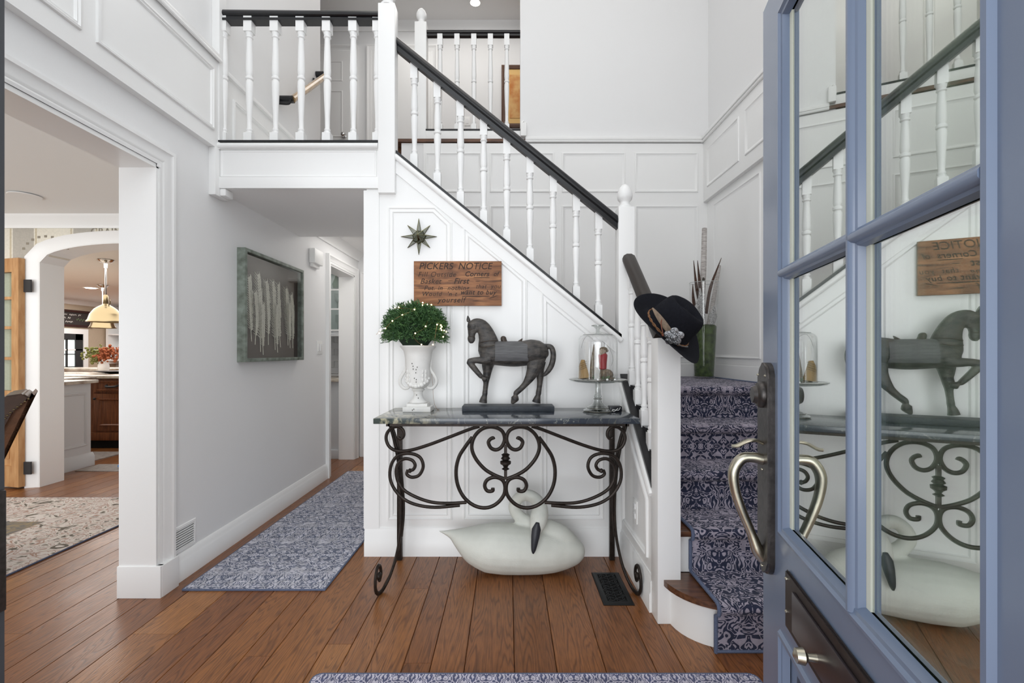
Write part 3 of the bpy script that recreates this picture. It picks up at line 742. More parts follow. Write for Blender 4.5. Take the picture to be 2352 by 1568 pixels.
def acorn(c, z, s=1.0):
    bm = NB(); lathe(bm, [(.046*s, 0), (.047*s, .012*s), (.034*s, .022*s), (.030*s, .034*s), (.032*s, .044*s), (.046*s, .058*s), (.050*s, .080*s), (.046*s, .108*s), (.034*s, .135*s), (.018*s, .152*s), (.003*s, .160*s)], (c[0], c[1], z), 20)
    return bm
# upper flight railing
BYc = 2.825
r1 = thing('stair_railing', (0, BYc, 1.3), 'railing of the sloping upper flight with a black handrail and white turned balusters', 'railing')
bm = NB(); rail(bm, (-.66, BYc-.02, railz(-.66)-.075), (.66, BYc-.02, railz(.66)-.075), (0, 1, 0), rail_profile(.062, .075))
obj('handrail', bm, black_rail, r1)
bm = NB(); box(bm, 0, 1.72, -.018, .018, 0, .022)
bm.free()
bm = NB(); prism(bm, [(-.02, -.012), (.02, -.012), (.02, .0), (-.02, .0)], lambda a, b: Vector((-.66, BYc-.02+a, railz(-.66)-.072+b)), lambda a, b: Vector((.66, BYc-.02+a, railz(.66)-.072+b)))
obj('fillet', bm, black_rail, r1, smooth=False)
bm = NB(); prism(bm, [(D-.012, -.020), (D+.115, -.020), (D+.115, 0), (D-.012, 0)], lambda a, b: Vector((-.665, a, capz(-.665)+b)), lambda a, b: Vector((.668, a, capz(.668)+b)))
obj('shoe_rail', bm, black_rail, r1, smooth=False, label='thin black shoe rail on the white stringer')
xs9 = [(px-1167)/1080*BYc for px in (952, 1005, 1058, 1111, 1164, 1217, 1270, 1323, 1374)]
H0 = .60
bal_mesh = None
for x in xs9:
    z0 = capz(x)+.0; h = (railz(x)-.075)-z0
    if bal_mesh is None:
        b = baluster_bm(h, .085, .075); o = obj('baluster', b, white_trim, r1); o.location = (x, BYc, z0); bal_mesh = o.data
    else: place(bal_mesh, 'baluster', (x, BYc, z0), r1, white_trim)
for x in [xs9[i]+.068 for i in range(9)]:
    pass
# corner newel
bm = NB(); box(bm, .650, .745, D-.012, D+.083, .80, 2.055, .004)
o = obj('newel_post', bm, white_trim, r1)
obj('finial', acorn((.6975, D+.035), 2.055, .92), white_trim, o)
# landing newel
bm = NB(); box(bm, -.759, -.660, D-.036, D+.045, 2.128, 3.235, .005)
o = obj('newel_post', bm, white_trim, r1); obj('finial', acorn((-.709, D+.005), 3.235, .95), white_trim, o)

# landing railing
LYc = 2.80
r2 = thing('landing_railing', (-1.2, LYc, 2.42), 'level railing along the landing edge with black rail above the hallway opening', 'railing')
bm = NB(); rail(bm, (-1.70, LYc, 3.168), (-.75, LYc, 3.158), (0, 1, 0), rail_profile(.066, .06))
obj('handrail', bm, black_rail, r2)
bm = NB(); box(bm, -1.70, -.76, LYc-.03, LYc+.03, 3.158, 3.17); obj('fillet', bm, black_rail, r2, smooth=False)
bm = NB(); box(bm, LX, -.76, D-.03, D+.10, 2.425, 2.437); obj('shoe_rail', bm, black_rail, r2, smooth=False)
bm = NB(); box(bm, LX, -.76, D-.015, D+.09, 2.40, 2.425); obj('curb', bm, white_trim, r2, smooth=False)
b = baluster_bm(.725, .065, .06, .048)
first = None
for px in (515, 573, 633, 692, 752, 812, 867):
    x = (px-1167)/1080*LYc
    if first is None:
        o = obj('baluster', b, white_trim, r2); o.location = (x, LYc, 2.437); first = o
    else: place(first.data, 'baluster', (x, LYc, 2.437), r2, white_trim)

# lower flight railing
r3 = thing('lower_stair_railing', (.71, 2.12, 0), 'short lower flight railing ending at the square white post under the hat', 'railing')
SX = .712
lrz = lambda y: 1.775+.80*(y-2.77)
bm = NB(); rail(bm, (SX, D-.01, lrz(D)-.075), (SX, 2.168, lrz(2.168)-.075), (1, 0, 0), rail_profile(.080, .075))
obj('handrail', bm, brown_black, r3)
bm = NB(); prism(bm, [(.658, -.018), (.768, -.018), (.768, 0), (.658, 0)], lambda a, b: Vector((a, D, sidez(D)+b)), lambda a, b: Vector((a, 2.165, sidez(2.165)+b)))
obj('shoe_rail', bm, black_rail, r3, smooth=False)
ys5 = [2.70, 2.578, 2.457, 2.336, 2.215]; bal2 = None
for y in ys5:
    z0 = sidez(y); h = lrz(y)-.075-z0
    if bal2 is None:
        o = obj('baluster', baluster_bm(h, .08, .07), white_trim, r3); o.location = (SX, y, z0); bal2 = o
    else: place(bal2.data, 'baluster', (SX, y, z0), r3, white_trim)
for i, y in enumerate(ys5[:-1]):
    ya = (y+ys5[i+1])/2
    bm = NB(); prism(bm, [(ya-.036, sidez(ya-.036)), (ya+.036, sidez(ya+.036)), (ya+.036, sidez(ya+.036)+.012), (ya-.036, sidez(ya+.036)+.012)], lambda a, b: Vector((SX-.018, a, b)), lambda a, b: Vector((SX+.03, a, b)))
    obj('spacer_block', bm, black_rail, r3, smooth=False)
bm = NB(); box(bm, .660, .762, 2.074, 2.170, 0, 1.262, .003)
o = obj('newel_post', bm, white_trim, r3)

# upper hall railing
UYc = 4.16
r4 = thing('upper_hall_railing', (-.3, UYc, UZ), 'railing of the upstairs hall with a square newel and acorn finial', 'railing')
bm = NB(); rail(bm, (-.72, UYc, 3.985), (.107, UYc, 3.985), (0, 1, 0), rail_profile(.062, .055)); obj('handrail', bm, black_rail, r4)
bm = NB(); box(bm, -.72, .107, UYc-.05, UYc+.05, UZ, 3.135, .004); obj('curb', bm, white_trim, r4)
bm = NB(); box(bm, -.72, .107, UYc-.055, UYc+.055, 3.135, 3.147); obj('shoe_rail', bm, black_rail, r4, smooth=False)
first = None
for px in (1011, 1050, 1088.5, 1126.5, 1164):
    x = (px-1167)/1080*UYc
    if first is None:
        o = obj('baluster', baluster_bm(.84, .085, .06, .045), white_trim, r4); o.location = (x, UYc, 3.147); first = o
    else: place(first.data, 'baluster', (x, UYc, 3.147), r4, white_trim)
bm = NB(); box(bm, -.818, -.715, UYc-.05, UYc+.05, UZ, 4.09, .005); o = obj('newel_post', bm, white_trim, r4)
obj('finial', acorn((-.766, UYc), 4.09, .92), white_trim, o)
bm = NB(); box(bm, .108, .158, BY-.05, BY-.001, UZ+.014, UZ+.13, .004); lathe(bm, [(.03, UZ+.13), (.02, UZ+.145)], (.133, BY-.026, 0), 4)
o = obj('newel_stub', bm, white_trim, r4)

# wall handrail on the landing steps
r5 = thing('wall_handrail', (-1.66, 3.9, 3.3), 'short wooden wall handrail with black ends rising beside the landing steps', 'handrail')
a0, a1 = Vector((-1.625, 3.54, 3.10)), Vector((-1.625, 4.24, 3.70))
bm = NB(); tube(bm, [a0, a1], .026, 12); obj('rail', bm, mat('varnished_rail', (190, 158, 116), .2, .0, noise=(12, .35), coat=.6), r5)
for q0 in (a0, a1):
    bm = NB(); tube(bm, [q0+Vector((.012, 0, 0)), q0+Vector((-.103, 0, 0))], .027, 12); obj('end_cap', bm, black_rail, r5)
for q in (a0+Vector((0, -.03, 0)), a1+Vector((0, -.05, -.04))):
    bm = NB(); tube(bm, [q+Vector((0, 0, -.02)), q+Vector((-.01, -.01, -.055)), q+Vector((-.09, -.03, -.06))], .007, 8, sub=4); lathe(bm, [(.022, 0), (.018, .01)], q+Vector((-.095, -.03, -.06)), 12, Matrix.Rotation(PI/2, 3, 'Y').to_3x3()); obj('bracket', bm, blackmetal, r5)

# upstairs door + casing, picture, switch
def six_panel_door(name, x0, x1, y, z0, z1, knob_right=True):
    bm = NB(); box(bm, x0, x1, y-.035, y-.001, z0, z1)
    w = x1-x0; m = w*.14; g = w*.12; pw = (w-2*m-g)/2
    for k in (0, 1):
        a = x0+m+k*(pw+g)
        for b0, b1 in ((z0+.22, z0+.78), (z0+.92, z0+1.52), (z0+1.64, z1-.13)):
            moulding(bm, rect(a, a+pw, b0, b1), lambda p, q, h: Vector((p, y-.035-h, q)), [(0, 0), (.004, .006), (.012, .007), (.02, .0)])
    o = struct(name, bm, white_trim)
    b = NB(); xk = x1-.07 if knob_right else x0+.07
    ball(b, (xk, y-.09, z0+.93), .03); lathe(b, [(.03, 0), (.028, .01), (.012, .015), (.012, .05)], (xk, y-.035, z0+.93), 12, Matrix.Rotation(PI/2, 3, 'X'))
    obj('door_knob', b, chrome, o)
    b = NB(); casing(b, [(x0, z0), (x0, z1), (x1, z1), (x1, z0)], lambda a, c, h: Vector((a, y-h, c))); obj('door_casing', b, white_trim, o)
    return o
six_panel_door('door_2', -2.72, -2.04, 6.1, UZ, 5.08)
bm = NB(); casing(bm, [(-1.74, UZ), (-1.74, 5.08), (-1.0, 5.08), (-1.0, UZ)], lambda a, c, h: Vector((a, 6.1-h, c))); box(bm, -1.74, -1.0, 6.08, 6.1, UZ, 5.08)
struct('door_3', bm, white_trim)
pf = thing('framed_picture', (.25, 6.08, 4.5), 'brown framed sepia picture with a gold mat on the upstairs hall wall', 'picture')
bm = NB(); moulding(bm, rect(-.085, .66, 4.10, 4.905), lambda a, b, h: Vector((a, 6.1-h, b)), [(0, 0), (0, .03), (.02, .04), (.05, .03), (.055, .012)]); obj('frame', bm, frame_brown, pf)
bm = NB(); box(bm, -.04, .62, 6.08, 6.095, 4.15, 4.86); obj('mat_board', bm, mat_gold, pf, smooth=False)
bm = NB(); box(bm, .02, .56, 6.075, 6.08, 4.22, 4.78); obj('print', bm, sepia_art, pf, smooth=False)
def plate(name, c, ax, label, toggles=1, wdt=.075, hgt=.118, outlet=False):
    """wall plate; ax = (right vector, normal)"""
    r, n = Vector(ax[0]), Vector(ax[1]); c = Vector(c)
    t = thing(name, c, label, 'switch' if not outlet else 'outlet')
    M4 = Matrix((( r.x, n.x, 0, c.x), (r.y, n.y, 0, c.y), (r.z, n.z, 1, c.z), (0, 0, 0, 1)))
    bm = NB(); box(bm, -wdt/2, wdt/2, 0, .006, -hgt/2, hgt/2, .002, M4); obj('cover', bm, plate_m, t)
    for k in range(toggles):
        u = (k-(toggles-1)/2)*.045
        for s in ((-.025, .025) if outlet else (0,)):
            bm = NB(); hh = .014 if outlet else .033
            box(bm, u-.016, u+.016, .005, .010, s-hh, s+hh, .002, M4)
            obj('socket' if outlet else 'rocker', bm, white_gloss, t)
    return t
plate('light_switch', (-.53, 6.1, 4.19), ((1, 0, 0), (0, -1, 0)), 'white light switch on the upstairs hall wall behind the balusters')
plate('light_switch', (LX, 4.31, 1.24), ((0, 1, 0), (1, 0, 0)), 'white double switch plate on the grey hallway wall past the feather art', 2, .115)
plate('wall_outlet', (.668, 2.46, .37), ((0, 1, 0), (-1, 0, 0)), 'white outlet on the panelled side of the lower stair', 1, .075, .118, True)
# recessed light upstairs
t = thing('recessed_light', (-.40, 5.72, CZ), 'round recessed light in the upstairs hall ceiling', 'light')
bm = NB(); lathe(bm, [(.085, CZ-.004), (.06, CZ-.006), (.06, CZ)], (-.40, 5.72, 0), 24, close=False); obj('trim_ring', bm, white_trim, t)
bm = NB(); lathe(bm, [(.001, CZ-.003), (.06, CZ-.003)], (-.40, 5.72, 0), 24, close=False); obj('lens', bm, mat('lit_lens', (255, 255, 250), .5, emit=((255, 248, 235), 6)), t)
bm = NB(); box(bm, -2.9, -1.72, BY+.1, BY+.10, 0, .01); bm.free()

# ================================================================== HALLWAY WALL THINGS
# feather art
fa = thing('feather_picture', (LX, 3.42, 1.5), 'verdigris framed shadow box of cream feathers hanging on the grey hallway wall', 'picture')
y0, y1, z0, z1 = 3.0, 3.86, 1.135, 1.868
bm = NB(); f = lambda a, b, h: Vector((LX+h, a, b))
moulding(bm, rect(y0, y1, z0, z1), f, [(0, 0), (0, .052), (.004, .055), (.022, .055), (.024, .050), (.024, .012)]); obj('frame', bm, green_frame, fa)
bm = NB(); box(bm, LX+.004, LX+.012, y0+.02, y1-.02, z0+.02, z1-.02); obj('backing', bm, taupe_m, fa, smooth=False)
bm = NB(); rr = random.Random(5)
def feather(bm, base, top, wdt, X, rr):
    b, t = Vector(base), Vector(top); Lf = (t-b).length; ax = (t-b).normalized(); sd = Vector((-ax.y, ax.x))
    cur = rr.uniform(-.02, .02)
    def sp(q): return b+ax*Lf*q+sd*cur*math.sin(PI*q)
    tube(bm, [(X+.005, sp(q/6).x, sp(q/6).y) for q in range(7)], [.0028, .0026, .0024, .002, .0018, .0014, .001], 5)
    n = 22
    for i in range(n):
        q = .16+.80*i/n; p = sp(q); wd = wdt*(math.sin(PI*min(1, (q-.08)*.98))**.55)*(.78+.35*rr.random()); bw = Lf/n*.62
        for sg in (-1, 1):
            m_ = p+sd*sg*wd*.55+ax*wd*.35; e_ = p+sd*sg*wd*.95+ax*(wd*1.05)
            h0, h1, h2 = .006, .009+.003*rr.random(), .001
            rows = [(p, p+ax*bw, h0), (m_, m_+ax*bw, h1), (e_, e_+ax*bw*.25, h2)]
            vv = [(bm.verts.new((X+h, u_.x, u_.y)), bm.verts.new((X+h-.004, w_.x, w_.y))) for u_, w_, h in rows]
            for k in range(2): bm.faces.new((vv[k][0], vv[k][1], vv[k+1][1], vv[k+1][0]))
X0 = LX+.0125
for k, (a, zt, zb) in enumerate(((3.11, 1.71, 1.27), (3.215, 1.75, 1.20), (3.33, 1.715, 1.25), (3.42, 1.73, 1.215), (3.51, 1.72, 1.235), (3.62, 1.70, 1.25), (3.71, 1.66, 1.23))):
    feather(bm, (a+.03, zb), (a-.012, zt), .060, X0+.004*(k % 2), rr)
    if k in (0, 1, 3, 5): feather(bm, (a+.06, zb-.02), (a+.045, zb+.34), .054, X0+.007, rr)
obj('feathers', bm, afeather_m, fa, smooth=False, recalc=False)
bm = NB(); box(bm, LX+.045, LX+.047, y0+.023, y1-.023, z0+.023, z1-.023); obj('glazing', bm, pic_glass, fa, smooth=False)
# door chime box
ch = thing('door_chime', (LX, 4.18, 2.03), 'white plastic door chime box high on the hallway wall', 'chime')
bm = NB(); box(bm, LX, LX+.055, 4.08, 4.27, 1.975, 2.105, .012); obj('cover', bm, plate_m, ch)
bm = NB(); box(bm, LX, LX+.03, 4.10, 4.25, 1.945, 1.98, .008); obj('base', bm, plate_m, ch)
# return air vent
v = thing('wall_vent', (LX, 2.47, .21), 'white louvred air vent above the hallway baseboard', 'vent')
bm = NB(); moulding(bm, rect(2.405, 2.60, .145, .285), lambda a, b, h: Vector((LX+h, a, b)), [(0, 0), (.002, .006), (.014, .008), (.016, .002)]); obj('frame', bm, white_trim, v)
bm = NB()
for k in range(9):
    z = .163+.0125*k; box(bm, LX+.001, LX+.007, 2.42, 2.586, z, z+.0055)
obj('louvres', bm, white_trim, v, smooth=False)
bm = NB(); box(bm, LX+.0005, LX+.0012, 2.42, 2.586, .16, .27); obj('grille_back', bm, mat('vent_shade', (120, 120, 120), .8), v, smooth=False)

# runner, entry rug, dining rug
def flat_rug(name, pts, m, label, th=.010, bind=True):
    bm = NB(); uvl = bm.loops.layers.uv.new('UVMap')
    v = [bm.verts.new((x, y, th)) for x, y in pts]; fc = bm.faces.new(v)
    for l in fc.loops: l[uvl].uv = (l.vert.co.x, l.vert.co.y)
    w = [bm.verts.new((x, y, .0005)) for x, y in pts]; n = len(pts)
    for i in range(n): bm.faces.new((w[i], w[(i+1) % n], v[(i+1) % n], v[i]))
    o = obj(name, bm, m, smooth=False); tag(o, label, 'rug')
    if bind:
        b = NB(); pp = [Vector((x, y, th*.55)) for x, y in pts]
        tube(b, pp+[pp[0]], th*.55, 6); obj('binding', b, binding_m, o)
    return o
flat_rug('hall_runner', [(-1.635, 2.362), (-.922, 2.362), (-.890, 4.70), (-1.60, 4.70)], runner_carpet, 'long blue grey patterned runner lying along the hallway')
def rounded(x0, x1, y0, y1, r):
    out = []
    for cx, cy, a0 in ((x0+r, y0+r, PI), (x1-r, y0+r, 1.5*PI), (x1-r, y1-r, 0), (x0+r, y1-r, .5*PI)):
        for k in range(5): a = a0+PI/2*k/4; out.append((cx+r*math.cos(a), cy+r*math.sin(a)))
    return out
flat_rug('entry_mat', rounded(-.715, .915, .75, 1.742, .03), rug_carpet, 'blue and white patterned mat just inside the front door')
flat_rug('dining_rug', [(-6.0, -.4), (-2.68, -.4), (-2.68, 3.85), (-6.0, 3.85)], dining_rug_m, 'cream and taupe floral wool rug in the dining room')

# floor register
fr_ = thing('floor_register', (.46, 2.4, 0), 'black scrollwork register set into the floor by the stair', 'vent')
x0, x1, y0, y1 = .447, .588, 2.225, 2.555
x0, x1 = .452, .600
bm = NB(); box(bm, x0, x1, y0, y1, .0005, .002); obj('recess', bm, dark_hole, fr_, smooth=False)
bm = NB(); moulding(bm, rect(x0, x1, y0, y1), lambda a, b, h: Vector((a, b, h)), [(0, .0005), (.008, .006), (.026, .006), (.026, .002)]); obj('frame', bm, register_m, fr_)
bm = NB(); a0, a1, b0, b1 = x0+.024, x1-.024, y0+.024, y1-.024; cx = (a0+a1)/2
for k in range(5):
    cy = b0+(b1-b0)*(k+.5)/5; hh = (b1-b0)/10
    for s in (-1, 1):
        tube(bm, [(cx, cy-hh, .004), (cx+s*.035, cy-hh*.3, .004), (cx+s*.035, cy+hh*.4, .004), (cx+s*.018, cy+hh*.5, .004), (cx+s*.017, cy, .004)], .0028, 5, sub=4)
        tube(bm, [(cx-s*.04, cy-hh, .004), (cx+s*.04, cy+hh, .004)], .003, 5)
        tube(bm, [(cx+s*.048, cy-hh, .004), (cx+s*.028, cy, .004), (cx+s*.048, cy+hh, .004)], .0028, 5, sub=4)
tube(bm, [(cx, b0, .004), (cx, b1, .004)], .002, 5)
obj('scroll_grille', bm, register_m, fr_)

exec_later = []
# ================================================================== CONSOLE TABLE
ct = thing('console_table', (-.01, 2.53, 0), 'console table of dark veined granite on scrolled wrought iron legs', 'table')
TZ = .873
bm = NB(); box(bm, -.665, .650, 2.315, 2.752, TZ-.028, TZ, .004); obj('tabletop', bm, granite_d, ct)
bm = NB(); box(bm, -.60, .595, 2.35, 2.368, TZ-.045, TZ-.028); box(bm, -.60, .595, 2.722, 2.74, TZ-.045, TZ-.028); box(bm, -.61, -.592, 2.35, 2.74, TZ-.045, TZ-.028); box(bm, .587, .605, 2.35, 2.74, TZ-.045, TZ-.028)
obj('frame_rail', bm, iron, ct, smooth=False)
FY = 2.375
def K(cx, cy, Y=FY): return W(850+cx/3.0154, 900+cy/3.0154, Y)
def mir(pts, c=938.5): return [(2*c-x, y) for x, y in pts]
A_ = [(196, 316), (214, 325), (233, 300), (226, 262), (190, 240), (150, 250), (118, 285), (112, 330), (135, 380), (190, 408), (280, 403), (400, 368), (550, 312), (690, 258), (758, 238)]
B1 = [(262, 532), (280, 516), (296, 530), (290, 556), (262, 560), (246, 536), (252, 505), (285, 480)]
B_ = [(276, 545), (300, 535), (312, 505), (290, 472), (240, 462), (198, 490), (180, 550), (198, 630), (250, 690), (350, 740), (450, 766), (560, 770), (668, 764)]
C_ = [(262, 540), (255, 570), (290, 590), (340, 575), (368, 515), (345, 452), (275, 425), (195, 440), (148, 500), (138, 590), (168, 670), (230, 738), (320, 780), (450, 798), (622, 784)]
H_ = [(856, 328), (850, 318), (830, 330), (820, 352), (838, 388), (875, 400), (912, 378), (932, 325), (912, 268), (850, 242), (780, 254), (725, 306), (704, 380), (728, 455), (790, 530), (860, 574), (936, 604)]
L_ = [(708, 313), (660, 378), (616, 450), (596, 540), (606, 640), (650, 728), (720, 785), (800, 802), (872, 776), (925, 715), (934, 650), (912, 606), (862, 590), (812, 608), (794, 648), (812, 684), (848, 684), (850, 664)]
for nm, pth_, rr_ in (('garland_bar', A_, .0085), ('side_scroll', B_, .0085), ('side_scroll', C_, .0085), ('heart_scroll', H_, .0095), ('belly_scroll', L_, .0095)):
    for mm in (0, 1):
        P_ = mir(pth_) if mm else pth_
        bm = NB(); tube(bm, [K(*p) for p in P_], rr_, 8, sub=5, ry=.009, up=(0, 1, 0))
        if nm == 'side_scroll' and pth_ is B_: ball(bm, K(*P_[0]), .013, 1)
        obj(nm, bm, iron, ct)
bm = NB(); sqbar(bm, [K(938.5, 365), K(938.5, 604)], .016)
c = K(938.5, 480)
lathe(bm, [(.008, -.045), (.02, -.038), (.010, -.03), (.016, -.02), (.027, -.012), (.028, 0), (.014, .006), (.024, .014), (.016, .026), (.022, .034), (.008, .042)], c, 12)
obj('centre_collar', bm, iron, ct)
def leg_front(s):
    bm = NB()
    pts = [(-.605*s, 2.40, .835), (-.578*s, 2.41, .72), (-.560*s, 2.425, .58), (-.553*s, 2.44, .42), (-.558*s, 2.445, .28), (-.575*s, 2.43, .16), (-.598*s, 2.40, .07), (-.622*s, 2.36, .018), (-.636*s, 2.31, .014), (-.640*s, 2.272, .05), (-.640*s, 2.27, .11), (-.638*s, 2.30, .148), (-.636*s, 2.335, .135), (-.634*s, 2.345, .10), (-.634*s, 2.325, .075), (-.634*s, 2.305, .088)]
    tube(bm, pts, .0105, 8, sub=5, ry=.0075, up=(1, 0, 0))
    ball(bm, (-.634*s, 2.313, .098), .020, 2, (.6, 1, 1))
    pts2 = [(-.598*s, 2.405, .835), (-.566*s, 2.425, .70), (-.548*s, 2.44, .50), (-.545*s, 2.45, .36), (-.556*s, 2.45, .24)]
    tube(bm, pts2, .008, 8, sub=5)
    return bm
for s in (1, -1): obj('leg', leg_front(s), iron, ct)
for s in (1, -1):
    bm = NB(); box(bm, -.637*s-.014, -.637*s+.014, 2.705, 2.733, 0, TZ-.028) if False else box(bm, (-.640 if s > 0 else .586), (-.612 if s > 0 else .614), 2.705, 2.733, 0, TZ-.028, .002)
    obj('leg', bm, iron, ct)

# ================================================================== SWAN
sw = thing('swan_figure', (0, 2.56, 0), 'large white carved swan with curled neck sitting on the floor under the console', 'figurine')
SY = 2.565
def KS(cx, cy, Y=SY): return W(850+cx/3.0154, 900+cy/3.0154, Y)
u = SY/1080/3.0154
secs = [(475, 962, 6), (520, 972, 16), (570, 984, 34), (640, 1015, 82), (720, 1048, 132), (820, 1072, 164), (930, 1080, 170), (1050, 1086, 166), (1170, 1092, 158), (1280, 1092, 146), (1370, 1098, 120), (1440, 1110, 82), (1476, 1118, 40), (1484, 1120, 14)]
bm = NB()
tube(bm, [KS(a, b) for a, b, r in secs], [r*u*1.0 for a, b, r in secs], 20, sub=3, ry=[min(r*u*1.02, .15) for a, b, r in secs], up=(0, 1, 0))
nk = [(1390, 1060, 70, 0), (1320, 1000, 80, -.01), (1230, 945, 62, 0), (1130, 915, 50, .02), (1045, 872, 44, .03), (998, 805, 42, .03), (1018, 745, 40, .02), (1075, 712, 40, 0), (1140, 735, 42, -.03), (1178, 795, 50, -.06), (1172, 860, 62, -.085), (1158, 925, 54, -.10), (1148, 975, 36, -.115)]
tube(bm, [KS(a, b, SY+dy) for a, b, r, dy in nk], [r*u for a, b, r, d in nk], 16, sub=4)
bm2 = fuse(bm, .007, 10)
obj('body', bm2, swan_m, sw, ang=180)
bl = [(1160, 905, 12, -.142), (1152, 950, 30, -.138), (1145, 1000, 28, -.146), (1138, 1050, 22, -.153), (1132, 1095, 15, -.158), (1130, 1118, 6, -.158)]
bm = NB(); tube(bm, [KS(a, b, SY+dy) for a, b, r, dy in bl], [r*u for a, b, r, d in bl], 12, sub=3, ry=[max(r*u*.6, .004)*1.2 for a, b, r, d in bl], up=(0, 1, 0)); obj('bill', bm, bill_m, sw, ang=180)

# ================================================================== HORSE
hs = thing('horse_statue', (.0, 2.63, TZ), 'dark carved prancing horse statue on a rectangular base on the console', 'statue')
HY = 2.63
def KH(cx, cy, dy=0): return W(1050+cx/6.533, 710+cy/6.533, HY)+Vector((0, dy, 0))
hu = HY/1080/6.533
def limb(bm, pts, dep=1.0, sub=3, n=14):
    """pts: (cx,cy,r,dy[,depthfactor])"""
    tube(bm, [KH(p[0], p[1], p[3]) for p in pts], [p[2]*hu*1.05 for p in pts], n, sub=sub, ry=[p[2]*hu*1.1*(p[4] if len(p) > 4 else dep) for p in pts], up=(0, 1, 0))
bm = NB()
limb(bm, [(322, 625, 40, 0), (360, 625, 100, 0), (430, 645, 148, 0), (560, 662, 166, 0), (700, 672, 172, 0), (850, 678, 176, 0), (1000, 662, 180, 0), (1120, 640, 180, 0), (1230, 645, 165, 0), (1310, 650, 122, 0), (1358, 655, 62, 0), (1374, 655, 20, 0)], .80, n=20)
limb(bm, [(480, 620, 160, 0), (470, 500, 148, 0), (450, 410, 126, 0), (415, 320, 108, 0), (360, 250, 98, 0), (290, 222, 84, 0), (235, 235, 72, 0)], .55, n=18)
limb(bm, [(285, 215, 70, 0), (240, 250, 88, 0), (225, 330, 62, 0), (218, 395, 50, 0), (214, 440, 58, 0), (215, 480, 48, 0), (218, 512, 22, 0)], .62)
limb(bm, [(300, 240, 40, 0), (290, 290, 48, 0), (262, 335, 34, 0)], .9)
for dy in (-.010, .012): limb(bm, [(172, 190, 26, dy), (168, 150, 26, dy), (163, 118, 16, dy), (160, 90, 4, dy)], .6)
limb(bm, [(480, 740, 90, -.022), (390, 765, 55, -.034), (290, 762, 44, -.036), (205, 780, 46, -.036), (200, 800, 46, -.036), (262, 880, 42, -.036), (320, 950, 38, -.036), (362, 1000, 34, -.034), (380, 1015, 26, -.034)], .8)
limb(bm, [(430, 1010, 40, -.03), (420, 1040, 46, -.028), (425, 1075, 34, -.026)], .9)
limb(bm, [(470, 760, 110, .015), (455, 860, 84, .02), (448, 960, 60, .02), (432, 1035, 58, .02), (430, 1110, 40, .02), (420, 1210, 36, .02), (414, 1270, 40, .02), (415, 1300, 34, .02)], .85)
limb(bm, [(412, 1300, 38, .02), (395, 1350, 50, .02), (385, 1408, 62, .02)], .8, sub=2)
limb(bm, [(1190, 690, 150, -.015, .4), (1165, 820, 122, -.022, .5), (1130, 930, 92, -.026, .6), (1085, 1020, 70, -.03, .7), (1020, 1115, 46, -.03), (950, 1190, 40, -.03), (885, 1248, 40, -.03), (875, 1290, 28, -.03)], .8)
limb(bm, [(878, 1285, 34, -.03), (868, 1330, 60, -.03), (840, 1375, 38, -.03), (822, 1410, 18, -.03)], .8, sub=2)
limb(bm, [(1225, 800, 110, .02, .4), (1238, 920, 70, .028, .6), (1248, 1010, 56, .03), (1248, 1080, 44, .03), (1238, 1180, 38, .03), (1225, 1270, 42, .03), (1222, 1300, 34, .03)], .8)
limb(bm, [(1222, 1300, 38, .03), (1205, 1350, 52, .03), (1190, 1408, 66, .03)], .8, sub=2)
limb(bm, [(1290, 560, 40, 0), (1350, 552, 34, 0), (1410, 570, 38, 0), (1440, 640, 40, 0), (1440, 740, 42, 0), (1415, 840, 42, 0), (1370, 920, 38, 0), (1320, 975, 28, 0), (1285, 1005, 12, 0)], .8)
b2 = fuse(bm, .0030, 3, .5)
obj('body', b2, horse_m, hs, ang=180)
# saddle blanket follows the barrel
bm = NB(); rows = []
for i in range(15):
    cx = 575+475*i/14; cyc = 670; 
    row = []
    for k in range(25):
        a = math.radians(-126+252*k/24)       # 0 = top
        rv = 187; rd = 178*.80*1.155+7
        flare = 1+.10*max(0, abs(a)-1.2)
        row.append(bm.verts.new(KH(cx+ (18 if abs(a) > 1.9 else 0)*(i/14-.3), cyc-rv*math.cos(a)*(1 if abs(a) < PI/2 else .93), math.sin(a)*rd*hu*flare)))
    rows.append(row)
for i in range(14):
    for k in range(24): bm.faces.new((rows[i][k], rows[i][k+1], rows[i+1][k+1], rows[i+1][k]))
o = obj('saddle_blanket', bm, blanket_m, hs, ang=180); md = o.modifiers.new('s', 'SOLIDIFY'); md.thickness = .0035; md.offset = 0
bm = NB()
limb(bm, [(690, 400, 18, 0), (692, 425, 42, 0), (705, 480, 44, 0), (740, 520, 40, 0), (820, 530, 34, 0), (900, 520, 34, 0), (945, 480, 24, 0), (975, 445, 10, 0), (992, 432, 3, 0)], 1.0, n=12)
limb(bm, [(600, 530, 20, 0, 3), (700, 540, 36, 0, 2.8), (830, 545, 36, 0, 3), (960, 540, 32, 0, 3), (1010, 530, 14, 0, 3)], 1, n=14)
obj('saddle', fuse(bm, .004, 3, .5), saddle_m, hs, ang=180)
bm = NB()
tube(bm, [KH(330, 560, -.02), KH(420, 570, -.046), KH(560, 545, -.056)], .0022, 6, sub=4); obj('breast_strap', bm, saddle_m, hs)
bm = NB(); tube(bm, [KH(340, 505, -.028), KH(450, 480, -.041), KH(600, 470, -.036)], .0022, 6, sub=4)
obj('neck_strap', bm, saddle_m, hs)
bm = NB(); tube(bm, [KH(230, 300, -.0225), KH(170, 300, -.015)], .002, 6); obj('noseband', bm, saddle_m, hs)
bm = NB(); tube(bm, [KH(270, 405, -.018), KH(220, 410, -.0215), KH(172, 405, -.015)], .002, 6, sub=3)
obj('noseband', bm, saddle_m, hs)
bm = NB(); ball(bm, KH(178, 268, -.0235), .0035, 2); obj('eye', bm, base_m, hs)
